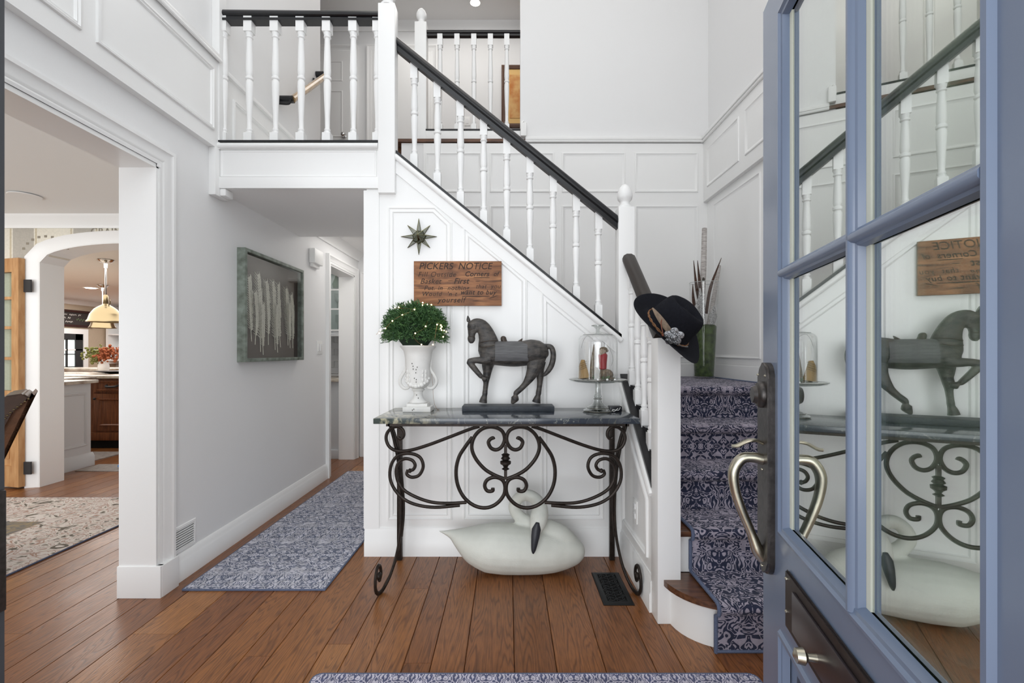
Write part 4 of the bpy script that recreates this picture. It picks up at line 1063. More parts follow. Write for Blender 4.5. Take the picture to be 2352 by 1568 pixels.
bm = NB(); ball(bm, KH(172, 270, .0235), .0035, 2); obj('eye', bm, base_m, hs)
bm = NB(); box(bm, -.252, .253, 2.565, 2.70, TZ, TZ+.030, .003); obj('base', bm, base_m, hs)
hb = TZ+.030

# ================================================================== URN + TOPIARY + FAIRY LIGHTS
UXc, UY = -.497, 2.60
ur = thing('garden_urn', (UXc, UY, TZ), 'chipped white two handled urn planter standing on the left end of the console', 'urn')
k_ = 1/424.0
bm = NB(); box(bm, -.076, .076, -.05, .07, 0, .028, .003, Matrix.Translation((UXc, UY, TZ))); box(bm, -.057, .057, -.04, .06, .028, .046, .003, Matrix.Translation((UXc, UY, TZ)))
obj('plinth', bm, urn_m, ur)
bm = NB(); lathe(bm, [(.045, .046), (.050, .050), (.046, .056), (.030, .072), (.024, .095), (.028, .112), (.036, .116), (.036, .120), (.030, .124), (.05, .135), (.064, .155), (.068, .18), (.067, .22), (.070, .27), (.074, .31), (.080, .335), (.096, .352), (.098, .356), (.098, .362), (.088, .362), (.078, .345), (.06, .33), (.001, .328)], (UXc, UY, TZ), 32)
obj('bowl', bm, urn_m, ur)
for s in (-1, 1):
    bm = NB(); q = lambda x, z: Vector((UXc+s*x, UY, TZ+z))
    tube(bm, [q(.067, .25), (q(.072, .225)), q(.085, .205), q(.100, .175), q(.098, .15), q(.080, .128), q(.058, .128), q(.045, .14)], [.005, .007, .009, .0095, .0095, .009, .008, .005], 8, sub=4)
    tube(bm, [q(.070, .285), q(.069, .25)], [.003, .006], 6)
    obj('handle', bm, urn_m, ur)
bm = NB()
for k in range(-5, 6):
    a = -PI/2+k*.24; zz = .142+.0016*k*k
    r0 = .060+.004
    ball(bm, (UXc+r0*math.cos(a), UY+r0*math.sin(a), TZ+zz), .013 if k % 2 == 0 else .010, 2, (1, .8, 1))
for k in (-3, -2, 2, 3):
    a = -PI/2+k*.28
    for j in range(3): ball(bm, (UXc+.068*math.cos(a), UY+.068*math.sin(a), TZ+.175+.022*j), .009, 1, (.6, .6, 1.5))
obj('fruit_swag', bm, urn_m, ur)
bm = NB()
for dx, dz in ((-.02, .265), (-.015, .25), (.008, .245), (-.014, .235), (.002, .232), (0, .215), (-.008, .185), (.003, .178), (.002, .165), (-.003, .092), (.006, .075), (-.022, .012), (-.014, .017)):
    yy = UY-.0705 if dz > .13 else (UY-.051 if dz < .03 else UY-.032)
    if .15 < dz < .2: yy = UY-.069
    ball(bm, (UXc+dx, yy, TZ+dz), .0032, 1, (.8, .7, 1.2))
obj('paint_chips', bm, chip_m, ur)['kind'] = 'stuff'
rr = random.Random(11)
CC = Vector((UXc-.012, UY-.02, TZ+.47))
def blade(bm, p, d, ln, w, bend):
    d = d.normalized(); s = d.cross(Vector((rr.uniform(-1, 1), rr.uniform(-1, 1), rr.uniform(-1, 1)))).normalized()
    a = p; b = p+d*ln*.5+bend*ln*.25; c = p+d*ln+bend*ln
    v = [bm.verts.new(a-s*w), bm.verts.new(a+s*w), bm.verts.new(b+s*w), bm.verts.new(b-s*w), bm.verts.new(c)]
    bm.faces.new(v[:4]); bm.faces.new((v[3], v[2], v[4]))
bm = NB()
for i in range(1500):
    th = rr.uniform(0, 2*PI); cz = rr.uniform(-.62, 1); sr = math.sqrt(1-cz*cz) if cz > 0 else 1
    d = Vector((math.cos(th)*sr, math.sin(th)*sr, cz))
    rad = Vector((.165, .125, .125)) if cz > 0 else Vector((.165, .12, .14))
    tip = CC+Vector((d.x*rad.x, d.y*rad.y, d.z*rad.z))*rr.uniform(.75, 1.12)
    st_ = CC+Vector((d.x*rad.x, d.y*rad.y, d.z*rad.z))*rr.uniform(.25, .5)
    if tip.y > 2.75: continue
    side = Vector((rr.uniform(-1, 1), rr.uniform(-1, 1), rr.uniform(-.6, .8)))*.03
    mid = (tip+st_)/2+side
    pts = smooth_path([st_, mid, tip], 6)
    tube(bm, [pts[j] for j in range(0, len(pts), 3)]+[pts[-1]], .0011, 3, cap=False)
    for j in range(2, len(pts)):
        t = (pts[j]-pts[j-1]).normalized()
        for q in range(3):
            dd = t*.8+Vector((rr.uniform(-1, 1), rr.uniform(-1, 1), rr.uniform(-1, 1)))*.7
            if pts[j].y < 2.765: blade(bm, pts[j], dd, rr.uniform(.010, .018), .0017, Vector((0, 0, .1)))
tp = obj('boxwood_topiary', bm, leaf_m, smooth=False, recalc=False); tag(tp, 'round evergreen topiary ball growing out of the white urn', 'plant')
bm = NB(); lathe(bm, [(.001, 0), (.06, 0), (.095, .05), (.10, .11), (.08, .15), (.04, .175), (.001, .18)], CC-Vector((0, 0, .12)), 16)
obj('inner_ball', bm, mat('dark_green_ball', (22, 40, 24), .9), tp)  # solid dark green ball filling the middle of the needles
fl = thing('fairy_lights', CC, 'string of tiny warm fairy lights wound through the topiary in the urn', 'string lights')
lp = [(242, 0), (325, 0)]
bulbs = [(429, 170), (292, 238), (246, 242), (480, 265), (335, 330), (216, 401), (132, 490), (70, 512), (57, 548), (580, 181), (577, 212), (637, 204), (683, 207), (615, 466), (490, 550), (482, 610), (564, 684), (702, 685), (752, 445), (797, 452), (808, 471), (796, 492), (806, 512), (836, 516), (860, 532), (825, 592)]
pts = []
for i, (a, b) in enumerate(bulbs):
    px, py = 860+a/5.225, 660+b/5.225
    dx = (px-948)/80; dz = (py-755)/62
    dep = UY-.02-.125*math.sqrt(max(0, 1-min(1, dx*dx+dz*dz)))-.01
    p = W(px, py, dep); pts.append(p)
    if i != 15:
        bm = NB(); ball(bm, p, .0038, 2); obj('bulb', bm, bulb_m, fl)
bm = NB(); tube(bm, pts, .0006, 4, sub=3)
tube(bm, [Vector((UXc+.05, UY+.06, TZ+.33)), Vector((UXc+.065, UY+.09, TZ+.15)), Vector((UXc+.07, UY+.1, TZ+.05)), Vector((UXc+.09, UY+.08, TZ+.004)), Vector((UXc+.11, UY+.06, TZ+.003))], .0008, 5, sub=5)
obj('wire', bm, wire_m, fl)

# ================================================================== CAKE STAND + CLOCHE
GX, GY = .492, 2.58
cs = thing('cake_stand', (GX, GY, TZ), 'clear pressed glass cake stand with a wide plate at the right end of the console', 'cake stand')
bm = NB(); s = GY/1080
lathe(bm, [(.078, 0), (.080, .004), (.078, .010), (.066, .014), (.058, .024), (.036, .036), (.024, .052), (.020, .064), (.022, .070), (.018, .076), (.022, .084), (.019, .092), (.016, .098), (.016, .150), (.018, .156)], (GX, GY, TZ), 32); obj('foot', bm, stand_glass, cs)
bm = NB(); lathe(bm, [(.018, .156), (.10, .160), (.150, .168), (.158, .176), (.155, .178), (.148, .174), (.10, .168), (.001, .166)], (GX, GY, TZ), 40); obj('plate', bm, stand_glass, cs)
bm = NB()
for rr2, zz in ((.156, .177), (.080, .005), (.060, .022), (.0225, .07)):
    tube(bm, [(GX+rr2*math.cos(a*PI/20), GY+rr2*math.sin(a*PI/20), TZ+zz) for a in range(40)], .0014, 5, closed=True)
obj('rim', bm, mat('glass_rim_edge', (120, 118, 108), .15, .3), cs)
cl = thing('glass_cloche', (GX, GY, TZ+.18), 'clear glass dome cloche standing on the cake stand over a small display', 'cloche')
pz = TZ+.178
prof = [(.1085, 0), (.1085, .20), (.106, .222), (.095, .238), (.075, .244), (.055, .25), (.03, .256), (.012, .262)]
bm = NB(); lathe(bm, prof, (GX+.0, GY, pz), 40, close=False); lathe(bm, [(r-.003 if r > .02 else r*.5, z-.001) for r, z in prof[::-1]], (GX, GY, pz), 40, close=False); obj('dome', bm, thin_glass, cl)
bm = NB(); lathe(bm, [(.012, .260), (.010, .272), (.016, .280), (.022, .286), (.034, .290), (.034, .296), (.020, .300), (.001, .300)], (GX, GY, pz), 24); obj('knob', bm, stand_glass, cl)
bm = NB()
for r_, z_ in ((.1088, .002), (.080, .2435), (.034, .293)):
    tube(bm, [(GX+r_*math.cos(a*PI/20), GY+r_*math.sin(a*PI/20), pz+z_) for a in range(40)], .0012, 5, closed=True)
obj('rim', bm, mat('glass_edge_grey', (150, 152, 150), .15, .2), cl)
# display under the dome
z0 = TZ+.169
def KC(cx, cy, Y=GY): return W(1290+cx/6.03, 690+cy/6.03, Y)
bm = NB(); tube(bm, [(GX-.075, GY, z0+.015), (GX-.082, GY+.003, z0+.075), (GX-.080, GY+.003, z0+.115)], [.032, .022, .010], 12, sub=3, ry=[.018, .014, .008], up=(0, 1, 0))
o = obj('cardboard_tree', bm, cardboard_m); tag(o, 'kraft coloured cone tree at the left inside the glass dome', 'ornament')
bm = NB()
for k in range(4): tube(bm, [(GX-.105, GY-.016, z0+.058+.011*k), (GX-.062, GY-.017, z0+.075+.011*k)], .0008, 4)
obj('twine', bm, chip_m, o)
fg = thing('red_robed_figurine', (GX+.025, GY, z0), 'small bearded figurine in a red robe standing inside the glass dome', 'figurine')
bm = NB(); lathe(bm, [(.012, .06), (.020, .066), (.022, .10), (.026, .14), (.020, .150)], (GX+.028, GY, z0), 16); obj('robe', bm, red_m, fg)
bm = NB(); ball(bm, (GX+.026, GY-.004, z0+.157), .021, 2, (1, .8, 1)); ball(bm, (GX+.022, GY-.014, z0+.15), .014, 2, (1.2, .6, 1.2)); obj('head', bm, beard_m, fg)
bm = NB(); ball(bm, (GX+.032, GY+.004, z0+.172), .018, 2, (1.3, 1, .8)); ball(bm, (GX+.05, GY, z0+.165), .009, 2); obj('cap', bm, lichen_m, fg)
bm = NB(); lathe(bm, [(.018, 0), (.020, .03), (.014, .062)], (GX+.028, GY, z0), 12); obj('pedestal', bm, lichen_m, fg)
bm = NB(); rr = random.Random(4)
for k in range(26):
    a = rr.uniform(0, 2*PI); r_ = rr.uniform(.02, .09); q = Vector((GX+r_*math.cos(a), GY+r_*math.sin(a)*.8, z0+rr.uniform(.004, .016)))
    ball(bm, q, rr.uniform(.008, .018), 1, (1.3, 1, .6))
ball(bm, (GX+.045, GY-.03, z0+.035), .034, 2, (1, .8, .9)); ball(bm, (GX-.012, GY+.02, z0+.04), .026, 2, (1, .8, 1.4))
tube(bm, [(GX-.035, GY, z0+.02), (GX-.022, GY+.01, z0+.13), (GX-.018, GY+.01, z0+.20)], [.015, .012, .003], 8, sub=3)
o = obj('lichen_nest', bm, lichen_m); tag(o, 'heap of dried lichen bark and twigs piled inside the glass dome', 'decoration')
bm = NB()
for k in range(16):
    a = rr.uniform(0, 2*PI); r_ = rr.uniform(.05, .10); p = Vector((GX+r_*math.cos(a), GY+r_*math.sin(a), z0+.012))
    blade(bm, p, Vector((math.cos(a)*.6, math.sin(a)*.6, .6)), rr.uniform(.025, .045), .006, Vector((0, 0, -.2)))
    if k % 3 == 0: ball(bm, p+Vector((.01, -.01, 0)), .006, 1)
o = obj('sage_leaves', bm, sage_m, smooth=False, recalc=False); tag(o, 'pale green sage leaves scattered round the base inside the dome', 'leaves', kind='stuff')
bm = NB()
for cxx, cyy in ((412, 1010), (410, 1045), (550, 1015), (665, 1025)):
    p = KC(cxx, cyy, GY-.12); 
    ball(bm, Vector((GX+(cxx-470)*.00035, GY-.115, z0+.012)), .0065, 2)
o = obj('white_berries', bm, white_gloss); tag(o, 'small white berries on the glass plate in front of the dome', 'berries', kind='stuff')
bm = NB(); tube(bm, [KC(270, 660, GY), KC(300, 560, GY), KC(350, 490, GY), KC(410, 510, GY), KC(430, 540, GY)], .0006, 4, sub=4); tube(bm, [KC(560, 560, GY), KC(640, 630, GY), KC(690, 720, GY), KC(710, 820, GY), KC(690, 900, GY)], .0006, 4, sub=4)
o = obj('twig_wire', bm, chip_m); tag(o, 'thin dark curly wire arching inside the glass dome', 'wire')
# power adapter
ad = thing('power_adapter', (.60, 2.60, TZ), 'black power adapter with a pale cord at the right back of the console', 'adapter')
bm = NB(); box(bm, .556, .624, 2.57, 2.625, TZ, TZ+.030, .005); obj('case', bm, black_plastic, ad)
bm = NB(); tube(bm, [(.60, 2.565, TZ+.02), (.575, 2.55, TZ+.004), (.568, 2.555, TZ+.014), (.60, 2.55, TZ+.012), (.625, 2.60, TZ+.04), (.655, 2.68, TZ+.085), (.66, 2.75, TZ+.14), (.655, 2.758, TZ+.19)], .0016, 6, sub=5); obj('cord', bm, plate_m, ad)

# ================================================================== SIGN + STAR
sg = thing('wooden_sign', (-.3, D, 1.6), 'weathered brown board with hand painted black lettering hung under the star', 'sign')
sx0, sx1, sz0, sz1 = (951-1167)/1080*(D-.02), (1152-1167)/1080*(D-.02), 1.2+(808-702)/1080*(D-.02), 1.2+(808-600)/1080*(D-.02)
bm = NB(); box(bm, sx0, sx1, D-.028, D-.008, sz0, sz1, .002); obj('board', bm, sign_m, sg)
bm = NB(); box(bm, sx0, sx0+.22, D-.0286, D-.0278, sz0+.099, sz0+.1003); obj('crack', bm, sign_ink, sg, smooth=False)
bm = NB()
def sgl(s, cx, cy, size, shear=.25, off=.0, sp=1.0, base=Matrix.Rotation(PI/2, 4, 'X')):
    p = W(900+cx/7.127, 490+cy/7.127, D-.028); p.y = D-.0288
    text_bm(bm, s, size, Matrix.Translation(p) @ base, shear, .0002, sp, off)
sgl('PICKERS  NOTICE', 440, 912, .054, .22, .0002, 1.0)
sgl('Fill Outside', 425, 1036, .042, .25, -.0004, 1.12); sgl('Corners', 1190, 1026, .040, .3, .0006, 1.05); sgl('of', 1660, 1022, .036, .3, .0004)
sgl('Basket', 460, 1150, .044, .3, .0, 1.05); sgl('First', 1010, 1148, .046, .3, .0008, 1.05)
sgl('Put. in  nothing', 525, 1252, .036, .3, .0002, 1.15); sgl('that  you', 1370, 1226, .036, .3, -.0002, 1.1)
sgl('Would  \u2019n t', 485, 1350, .036, .3, .0, 1.2); sgl('want to buy', 1120, 1325, .038, .3, .0006, 1.12)
sgl('yourself', 750, 1455, .042, .28, .0004, 1.15)
def dash(x0, y0, x1, y1, w=.0022):
    a = W(900+x0/7.127, 490+y0/7.127, D-.028); b_ = W(900+x1/7.127, 490+y1/7.127, D-.028); a.y = b_.y = D-.0285
    tube(bm, [a, (a+b_)/2+Vector((0, 0, -.0006)), b_], [w*.6, w, w*.4], 6, ry=.0006, up=(0, 1, 0))
dash(1340, 1048, 1600, 1050); dash(1150, 1356, 1600, 1356, .0026); dash(1600, 1385, 1730, 1345, .002); dash(920, 1100, 1000, 1100, .001); dash(1370, 1108, 1450, 1108, .0016); dash(1325, 1432, 1420, 1430, .0016); dash(1210, 1262, 1330, 1255, .001)
obj('lettering', bm, sign_ink, sg, smooth=False, recalc=False)

sr = thing('star_mirror', (-.53, D, 1.89), 'eight pointed faceted mirror star hanging on the white panelling', 'wall ornament')
c0 = W(961, 542, D-.02); c0.y = D
bm = NB(); bme = NB()
hub = c0+Vector((0, -.055, 0))
for k in range(8):
    a = PI/2+k*PI/4; L8 = .106 if k % 2 == 0 else .094
    tip = c0+Vector((math.cos(a)*L8, -.006, math.sin(a)*L8))
    l = c0+Vector((math.cos(a+PI/8)*.034, -.004, math.sin(a+PI/8)*.034)); r = c0+Vector((math.cos(a-PI/8)*.034, -.004, math.sin(a-PI/8)*.034))
    hv, tv, lv, rv = [bm.verts.new(q) for q in (hub, tip, l, r)]
    bv = bm.verts.new(c0+Vector((0, 0, 0)))
    bm.faces.new((hv, lv, tv)); bm.faces.new((hv, tv, rv)); bm.faces.new((bv, tv, lv)); bm.faces.new((bv, rv, tv))
    for q in ((hub, tip), (tip, l), (tip, r)): tube(bme, [q[0]+Vector((0, -.001, 0)), q[1]+Vector((0, -.001, 0))], .0014, 5)
obj('facets', bm, mirror_m, sr, smooth=False); obj('edging', bme, mirror_edge, sr)

# ================================================================== HAT
ht = thing('fedora_hat', (.71, 2.10, 1.25), 'black felt fedora with a jewelled feather band hung on the white stair post', 'hat')
hc = Vector((.684, 2.03, 1.298))
az = Vector((.50, -.60, .62)).normalized()               # crown axis
ax_ = Vector((.62, .10, -.70)); ax_ = (ax_-az*ax_.dot(az)).normalized()   # long axis front-back, down right
ay_ = az.cross(ax_)
HM = Matrix(((ax_.x, ay_.x, az.x, hc.x), (ax_.y, ay_.y, az.y, hc.y), (ax_.z, ay_.z, az.z, hc.z), (0, 0, 0, 1))) @ Matrix.Scale(1.10, 4)
def hat_pt(u, r, h, kx, ky, dz=0): return HM @ Vector((math.cos(u)*r*kx, math.sin(u)*r*ky, h+dz))
bm = NB(); prof = [(.17, .0), (.172, .003), (.15, .000), (.12, -.003), (.102, .0), (.096, .008), (.094, .035), (.091, .07), (.086, .102), (.076, .120), (.057, .127), (.034, .120), (.012, .114)]
n = 48; rings = []
for r, h in prof:
    ring = []
    for k in range(n):
        u = 2*PI*k/n; kx, ky = 1.0, (.84 if r < .11 else .84+.24*(r-.11)/.06)
        dz = 0
        if r > .11: dz = (r-.10)*(.55*math.sin(u)**2*1.0) - .10*(r-.10)*math.cos(u)
        if h > .09: dz -= .020*math.cos(u/1)**2*(1 if r > .03 else .4)*0
        pin = 1
        if h > .05 and r > .03:   # front pinch
            pin = 1-.16*max(0, math.cos(u))**2*abs(math.sin(u))**.5*(h/.11)
        if r < .06 and h > .10: dz -= .016*(1-abs(math.sin(u)))
        ring.append(bm.verts.new(hat_pt(u, r, h, kx, ky*pin, dz)))
    rings.append(ring)
for i in range(len(rings)-1):
    for k in range(n): bm.faces.new((rings[i][k], rings[i][(k+1) % n], rings[i+1][(k+1) % n], rings[i+1][k]))
bm.faces.new(rings[-1])
o = obj('felt', bm, felt_m, ht, ang=180); md = o.modifiers.new('s', 'SOLIDIFY'); md.thickness = .003; md.offset = -1
md = o.modifiers.new('ss', 'SUBSURF'); md.levels = 1; md.render_levels = 1
bm = NB()
for ph in (0, PI):
    tube(bm, [hat_pt(2*PI*k/120, .0985, .010+.003*math.sin(k*PI/5+ph), 1, .84) for k in range(120)], .0028, 6, closed=True)
obj('twisted_band', bm, leather_m, ht)
# where on the band is the camera side? toward -Y
def side_u(d):                                       # angle whose outward dir best matches d
    return max(range(72), key=lambda k: (HM.to_3x3() @ Vector((math.cos(k*PI/36), math.sin(k*PI/36), 0))).dot(Vector(d)))*PI/36
uf = side_u((-.25, -1, -.55))
e = hat_pt(uf, .101, .032, 1, .84); nrm = (HM.to_3x3() @ Vector((math.cos(uf), math.sin(uf)*1.1, .12))).normalized()
tA = nrm.cross(az).normalized(); tB = nrm.cross(tA)
bm = NB()
for k in range(5):
    a = k*2*PI/5+.3
    ball(bm, e+(tA*math.cos(a)+tB*math.sin(a))*.024+nrm*.006, .0185, 2, (1, 1, .38), nrm.to_track_quat('Z', 'Y').to_matrix().to_4x4())
ball(bm, e+nrm*.010, .017, 2, (1, 1, .6), nrm.to_track_quat('Z', 'Y').to_matrix().to_4x4())
for k in range(22): a = k*2*PI/22; ball(bm, e+(tA*math.cos(a)+tB*math.sin(a))*(.032+.006*math.cos(a*5-1.5))+nrm*.009, .0032, 1)
for k in range(14): a = k*2*PI/14; ball(bm, e+(tA*math.cos(a)+tB*math.sin(a))*.019+nrm*.017, .0045, 1)
obj('flower_brooch', bm, crystal_m, ht)
sgn = 1 if (tA.x < 0) else -1
def quill(bm, p, d, ln, w, nrm, m=10):
    d = d.normalized(); s = d.cross(nrm).normalized(); rows = []
    for i in range(m+1):
        t = i/m; ww = w*math.sin(PI*(.12+.85*t))**.7; c = p+d*ln*t+nrm*(.004+.006*math.sin(PI*t))
        rows.append([bm.verts.new(c-s*ww), bm.verts.new(c+nrm*.0025), bm.verts.new(c+s*ww)])
    for i in range(m):
        for k in range(2): bm.faces.new((rows[i][k], rows[i][k+1], rows[i+1][k+1], rows[i+1][k]))
dirL = (Vector((-.62, -.12, .78)))
bm = NB(); quill(bm, e-dirL*.0, dirL, .150, .013, nrm); obj('quill', bm, hfeather_m, ht, recalc=False)
um = [uf + (.18+.1*i)*(-1 if True else 1) for i in range(10)]
bm = NB(); 
for sg_ in (1, -1):
    us = [uf+sg_*(.25+.10*i) for i in range(9)]
    if hat_pt(us[-1], .1, .01, 1, .84).x > e.x: tube(bm, [hat_pt(q, .104, .012, 1, .84) for q in us], [.002]+[.0075]*7+[.002], 8, ry=.0018, up=None)
obj('spotted_feather', bm, guinea_m, ht)
bm = NB(); e2 = e+dirL*.075+Vector((-.012, -.012, -.01)); tube(bm, [e2+Vector((.004, 0, .02)), e2, e2+Vector((.004, -.006, -.03)), e2+Vector((.006, -.004, -.045))], .0022, 6, sub=3); ball(bm, e2+Vector((.006, -.004, -.046)), .005, 2); obj('leather_tie', bm, mat('rust_leather', (120, 66, 44), .5), ht)

# ================================================================== VASE ON LANDING
VX, VY, VZ = 1.575, 3.78, .985
va = thing('glass_vase', (VX, VY, VZ), 'tall clear glass vase filled with green moss on the corner landing', 'vase')
bm = NB(); lathe(bm, [(.078, 0), (.082, .01), (.098, .40), (.112, .77), (.109, .77), (.095, .40), (.078, .02), (.001, .018)], (VX, VY, VZ), 32); obj('vessel', bm, thin_glass, va)
bm = NB(); tube(bm, [(VX+.1105*math.cos(a*PI/20), VY+.1105*math.sin(a*PI/20), VZ+.77) for a in range(40)], .002, 5, closed=True); obj('rim', bm, mat('vase_rim', (196, 200, 198), .15, .2), va)
bm = NB(); rr = random.Random(9); n = 28
prof = [(.001, .02)]+[(.074+.020*i/12, .02+.40*i/12) for i in range(13)]+[(.001, .43)]
rings = []
for r, z in prof: rings.append([bm.verts.new((VX+(r+rr.uniform(-.003, 0))*math.cos(2*PI*k/n), VY+(r+rr.uniform(-.003, 0))*math.sin(2*PI*k/n), VZ+z+(rr.uniform(-.01, .01) if z > .03 else 0))) for k in range(n)])
for i in range(len(rings)-1):
    for k in range(n): bm.faces.new((rings[i][k], rings[i][(k+1) % n], rings[i+1][(k+1) % n], rings[i+1][k]))
o = obj('moss', bm, moss_m); tag(o, 'dark green moss packed into the lower half of the tall vase', 'moss', kind='stuff')
bm = NB(); b0 = W(1604, 745, VY-.02); tube(bm, [b0, W(1612, 680, VY), W(1616, 610, VY), W(1618, 524, VY)], [.024, .023, .022, .019], 12, sub=3)
o = obj('birch_branch', bm, birch_m); tag(o, 'tall straight birch branch rising highest from the glass vase', 'branch')
bm = NB(); ball(bm, W(1616, 642, VY-.023), .014, 2, (.8, .5, 1.3)); obj('knot', bm, chip_m, o)
bm = NB(); tube(bm, [W(1628, 745, VY+.02), W(1640, 680, VY+.02), W(1652, 610, VY+.02)], [.018, .017, .013], 10, sub=3)
o = obj('birch_branch', bm, birch_m); tag(o, 'shorter slanted birch branch leaning right in the glass vase', 'branch')
feats = [((1612, 720), (1600, 660), (1593, 598), 'slender dark pheasant feather leftmost in the tall vase'), ((1614, 715), (1607, 650), (1602, 598), 'dark brown pheasant feather just left of the tall birch branch'), ((1622, 720), (1632, 660), (1657, 592), 'long dark pheasant feather leaning right over the shorter birch branch'), ((1604, 740), (1593, 690), (1591, 652), 'short dark feather low on the left rim of the vase')]
for i, (a, b_, c_, lab) in enumerate(feats):
    bm = NB(); tube(bm, [W(*a, VY-.04), W(*b_, VY-.04), W(*c_, VY-.04)], [.012, .013, .002], 8, sub=5, ry=.0025, up=(0, 1, 0)); o = obj('pheasant_feather', bm, pheasant_m); tag(o, lab, 'feather', 'feathers in the vase')
for (a, c_, lab) in (((1598, 742), (1604, 690), 'guinea fowl feather bundle spotted black and white at left in the vase'), ((1614, 735), (1608, 668), 'tall spotted guinea feather plume in the middle of the vase'), ((1636, 745), (1640, 706), 'rounded spotted guinea feather tuft at right in the vase')):
    bm = NB(); p, q = W(*a, VY-.06), W(*c_, VY-.06)
    tube(bm, [p, (p+q)/2, q+(q-p)*.1], [.018, .032, .006], 10, sub=4, ry=[.006, .01, .003], up=(0, 1, 0)); o = obj('guinea_feather', bm, guinea_m); tag(o, lab, 'feather', 'feathers in the vase')
# ================================================================== FRONT DOOR (open leaf, right)
P0 = Vector((.624, 1.15, 0)); dv = Vector((-.2351, -.972, 0)); nv = Vector((-.972, .2351, 0))
DM = Matrix(((dv.x, nv.x, 0, P0.x), (dv.y, nv.y, 0, P0.y), (0, 0, 1, 0), (0, 0, 0, 1)))
def dbox(bm, t0, t1, h0, h1, z0, z1, bev=0): box(bm, t0, t1, h0, h1, z0, z1, bev, DM)
fd = lambda a, b, h: DM @ Vector((a, h, b))
DW, DH, TH = .86, 2.03, .045
door = bpy.data.objects.new('door_1', None); COL.objects.link(door); door.location = P0+dv*DW; door['kind'] = 'structure'
tag(door, 'open blue glazed front door leaf with lever grip and mail slot', 'door')
gl, gr, gb, gt, mv, mh = .1355, .7256, .812, 1.934, .458, 1.370
for nm, a in (('stile', (0, gl-.0, .01, DH)), ('stile', (gr, DW, .01, DH)), ('rail', (gl, gr, gt, DH)), ('rail', (gl, gr, .585, gb)), ('rail', (gl, gr, .01, .20))):
    bm = NB(); dbox(bm, a[0], a[1], -TH, 0, a[2], a[3]); obj(nm, bm, navy_door, door, smooth=False)
# sticking around the glass and muntins
STK = [(0, 0), (.004, .006), (.010, .007), (.014, .002), (.020, .001), (.024, -.006), (.026, -.012)]
bm = NB()
moulding(bm, rect(gl-.012, gr+.012, gb-.012, gt+.012), fd, STK)
obj('sticking', bm, navy_door, door)
def bar_prof(w): return [(-w, -.012), (-w*.8, -.002), (-w*.55, .0), (-w*.45, .005), (-w*.2, .008), (w*.2, .008), (w*.45, .005), (w*.55, 0), (w*.8, -.002), (w, -.012)]
bm = NB(); prism(bm, bar_prof(.014), lambda a, b: fd(mv+a, gb, b), lambda a, b: fd(mv+a, gt, b)); obj('muntin', bm, navy_door, door)
bm = NB(); prism(bm, bar_prof(.016), lambda a, b: fd(gl, mh+a, b), lambda a, b: fd(gr, mh+a, b)); obj('muntin', bm, navy_door, door)
bm = NB(); dbox(bm, mv-.012, mv+.012, -TH-.004, -TH+.012, gb, gt); dbox(bm, gl, gr, -TH-.004, -TH+.012, mh-.014, mh+.014); obj('inner_grid', bm, navy_door, door, smooth=False)
for (t0, t1) in ((gl, mv), (mv, gr)):
    for (a, b_) in ((gb, mh), (mh, gt)):
        bm = NB(); dbox(bm, t0, t1, -.017, -.014, a, b_); dbox(bm, t0, t1, -.034, -.031, a, b_); g_ = obj('glass_pane', bm, door_glass, door, smooth=False)
        bm = NB(); dbox(bm, t0+.012, t0+.034, -.030, -.018, a, b_); dbox(bm, t1-.030, t1-.012, -.030, -.018, a, b_); dbox(bm, t0, t1, -.030, -.018, a, a+.022)
        dbox(bm, t0+.0145, t0+.027, -.0145, -.0115, a+.014, b_-.014)
        obj('glazing_spacer', bm, spacer_m, g_, smooth=False)
# lower raised panel
bm = NB(); dbox(bm, gl, gr, -.030, -.014, .20, .585); moulding(bm, rect(gl-.01, gr+.01, .19, .595), fd, STK)
obj('lower_panel', bm, navy_door, door)
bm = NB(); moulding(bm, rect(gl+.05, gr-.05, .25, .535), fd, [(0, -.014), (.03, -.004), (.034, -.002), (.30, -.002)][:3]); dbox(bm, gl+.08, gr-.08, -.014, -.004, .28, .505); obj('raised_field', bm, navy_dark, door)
# mail slot
ms = None
bm = NB(); prism(bm, inset_poly(rect(.180, .66, .632, .750), .0), lambda a, b: fd(a, b, 0), lambda a, b: fd(a, b, .007)); bmesh.ops.bevel(bm, geom=list(bm.edges), offset=.003, segments=2, affect='EDGES'); ms = obj('mail_slot', bm, bronze, door)
bm = NB(); dbox(bm, .235, .64, .007, .012, .650, .730, .002); obj('flap', bm, mat('bronze_flap', (70, 62, 66), .3, .6), ms)
bm = NB()
for zz in (.735, .668): ball(bm, fd(.192, zz, .008), .0035, 1)
obj('screws', bm, silverm, ms)
bm = NB(); c_ = fd(.358, .676, .012); tube(bm, [c_, c_+nv*.014, c_+nv*.02, c_+nv*.032, c_+nv*.036], [.007, .006, .014, .012, .004], 16); obj('pull_knob', bm, silverm, ms)
# lockset
lk = None
bm = NB()
def roundrect(a0, a1, b0, b1, r):
    out = []
    for cx, cy, s0 in ((a0+r, b0+r, PI), (a1-r, b0+r, 1.5*PI), (a1-r, b1-r, 0), (a0+r, b1-r, .5*PI)):
        for k in range(6): a = s0+PI/2*k/5; out.append((cx+r*math.cos(a), cy+r*math.sin(a)))
    return out
prism(bm, roundrect(.012, .092, .685, 1.175, .036), lambda a, b: fd(a, b, 0), lambda a, b: fd(a, b, .016)); 
bmesh.ops.bevel(bm, geom=[e_ for e_ in bm.edges if all(abs((DM.inverted() @ v.co).y-.016) < 1e-4 for v in e_.verts)], offset=.006, segments=3, affect='EDGES')
lk = obj('escutcheon', bm, pewter, door)
bm = NB()
for a, b_ in ((.018, 1.145), (.075, 1.145), (.052, .925), (.052, .70)): ball(bm, fd(a, b_, .0165), .0032, 1)
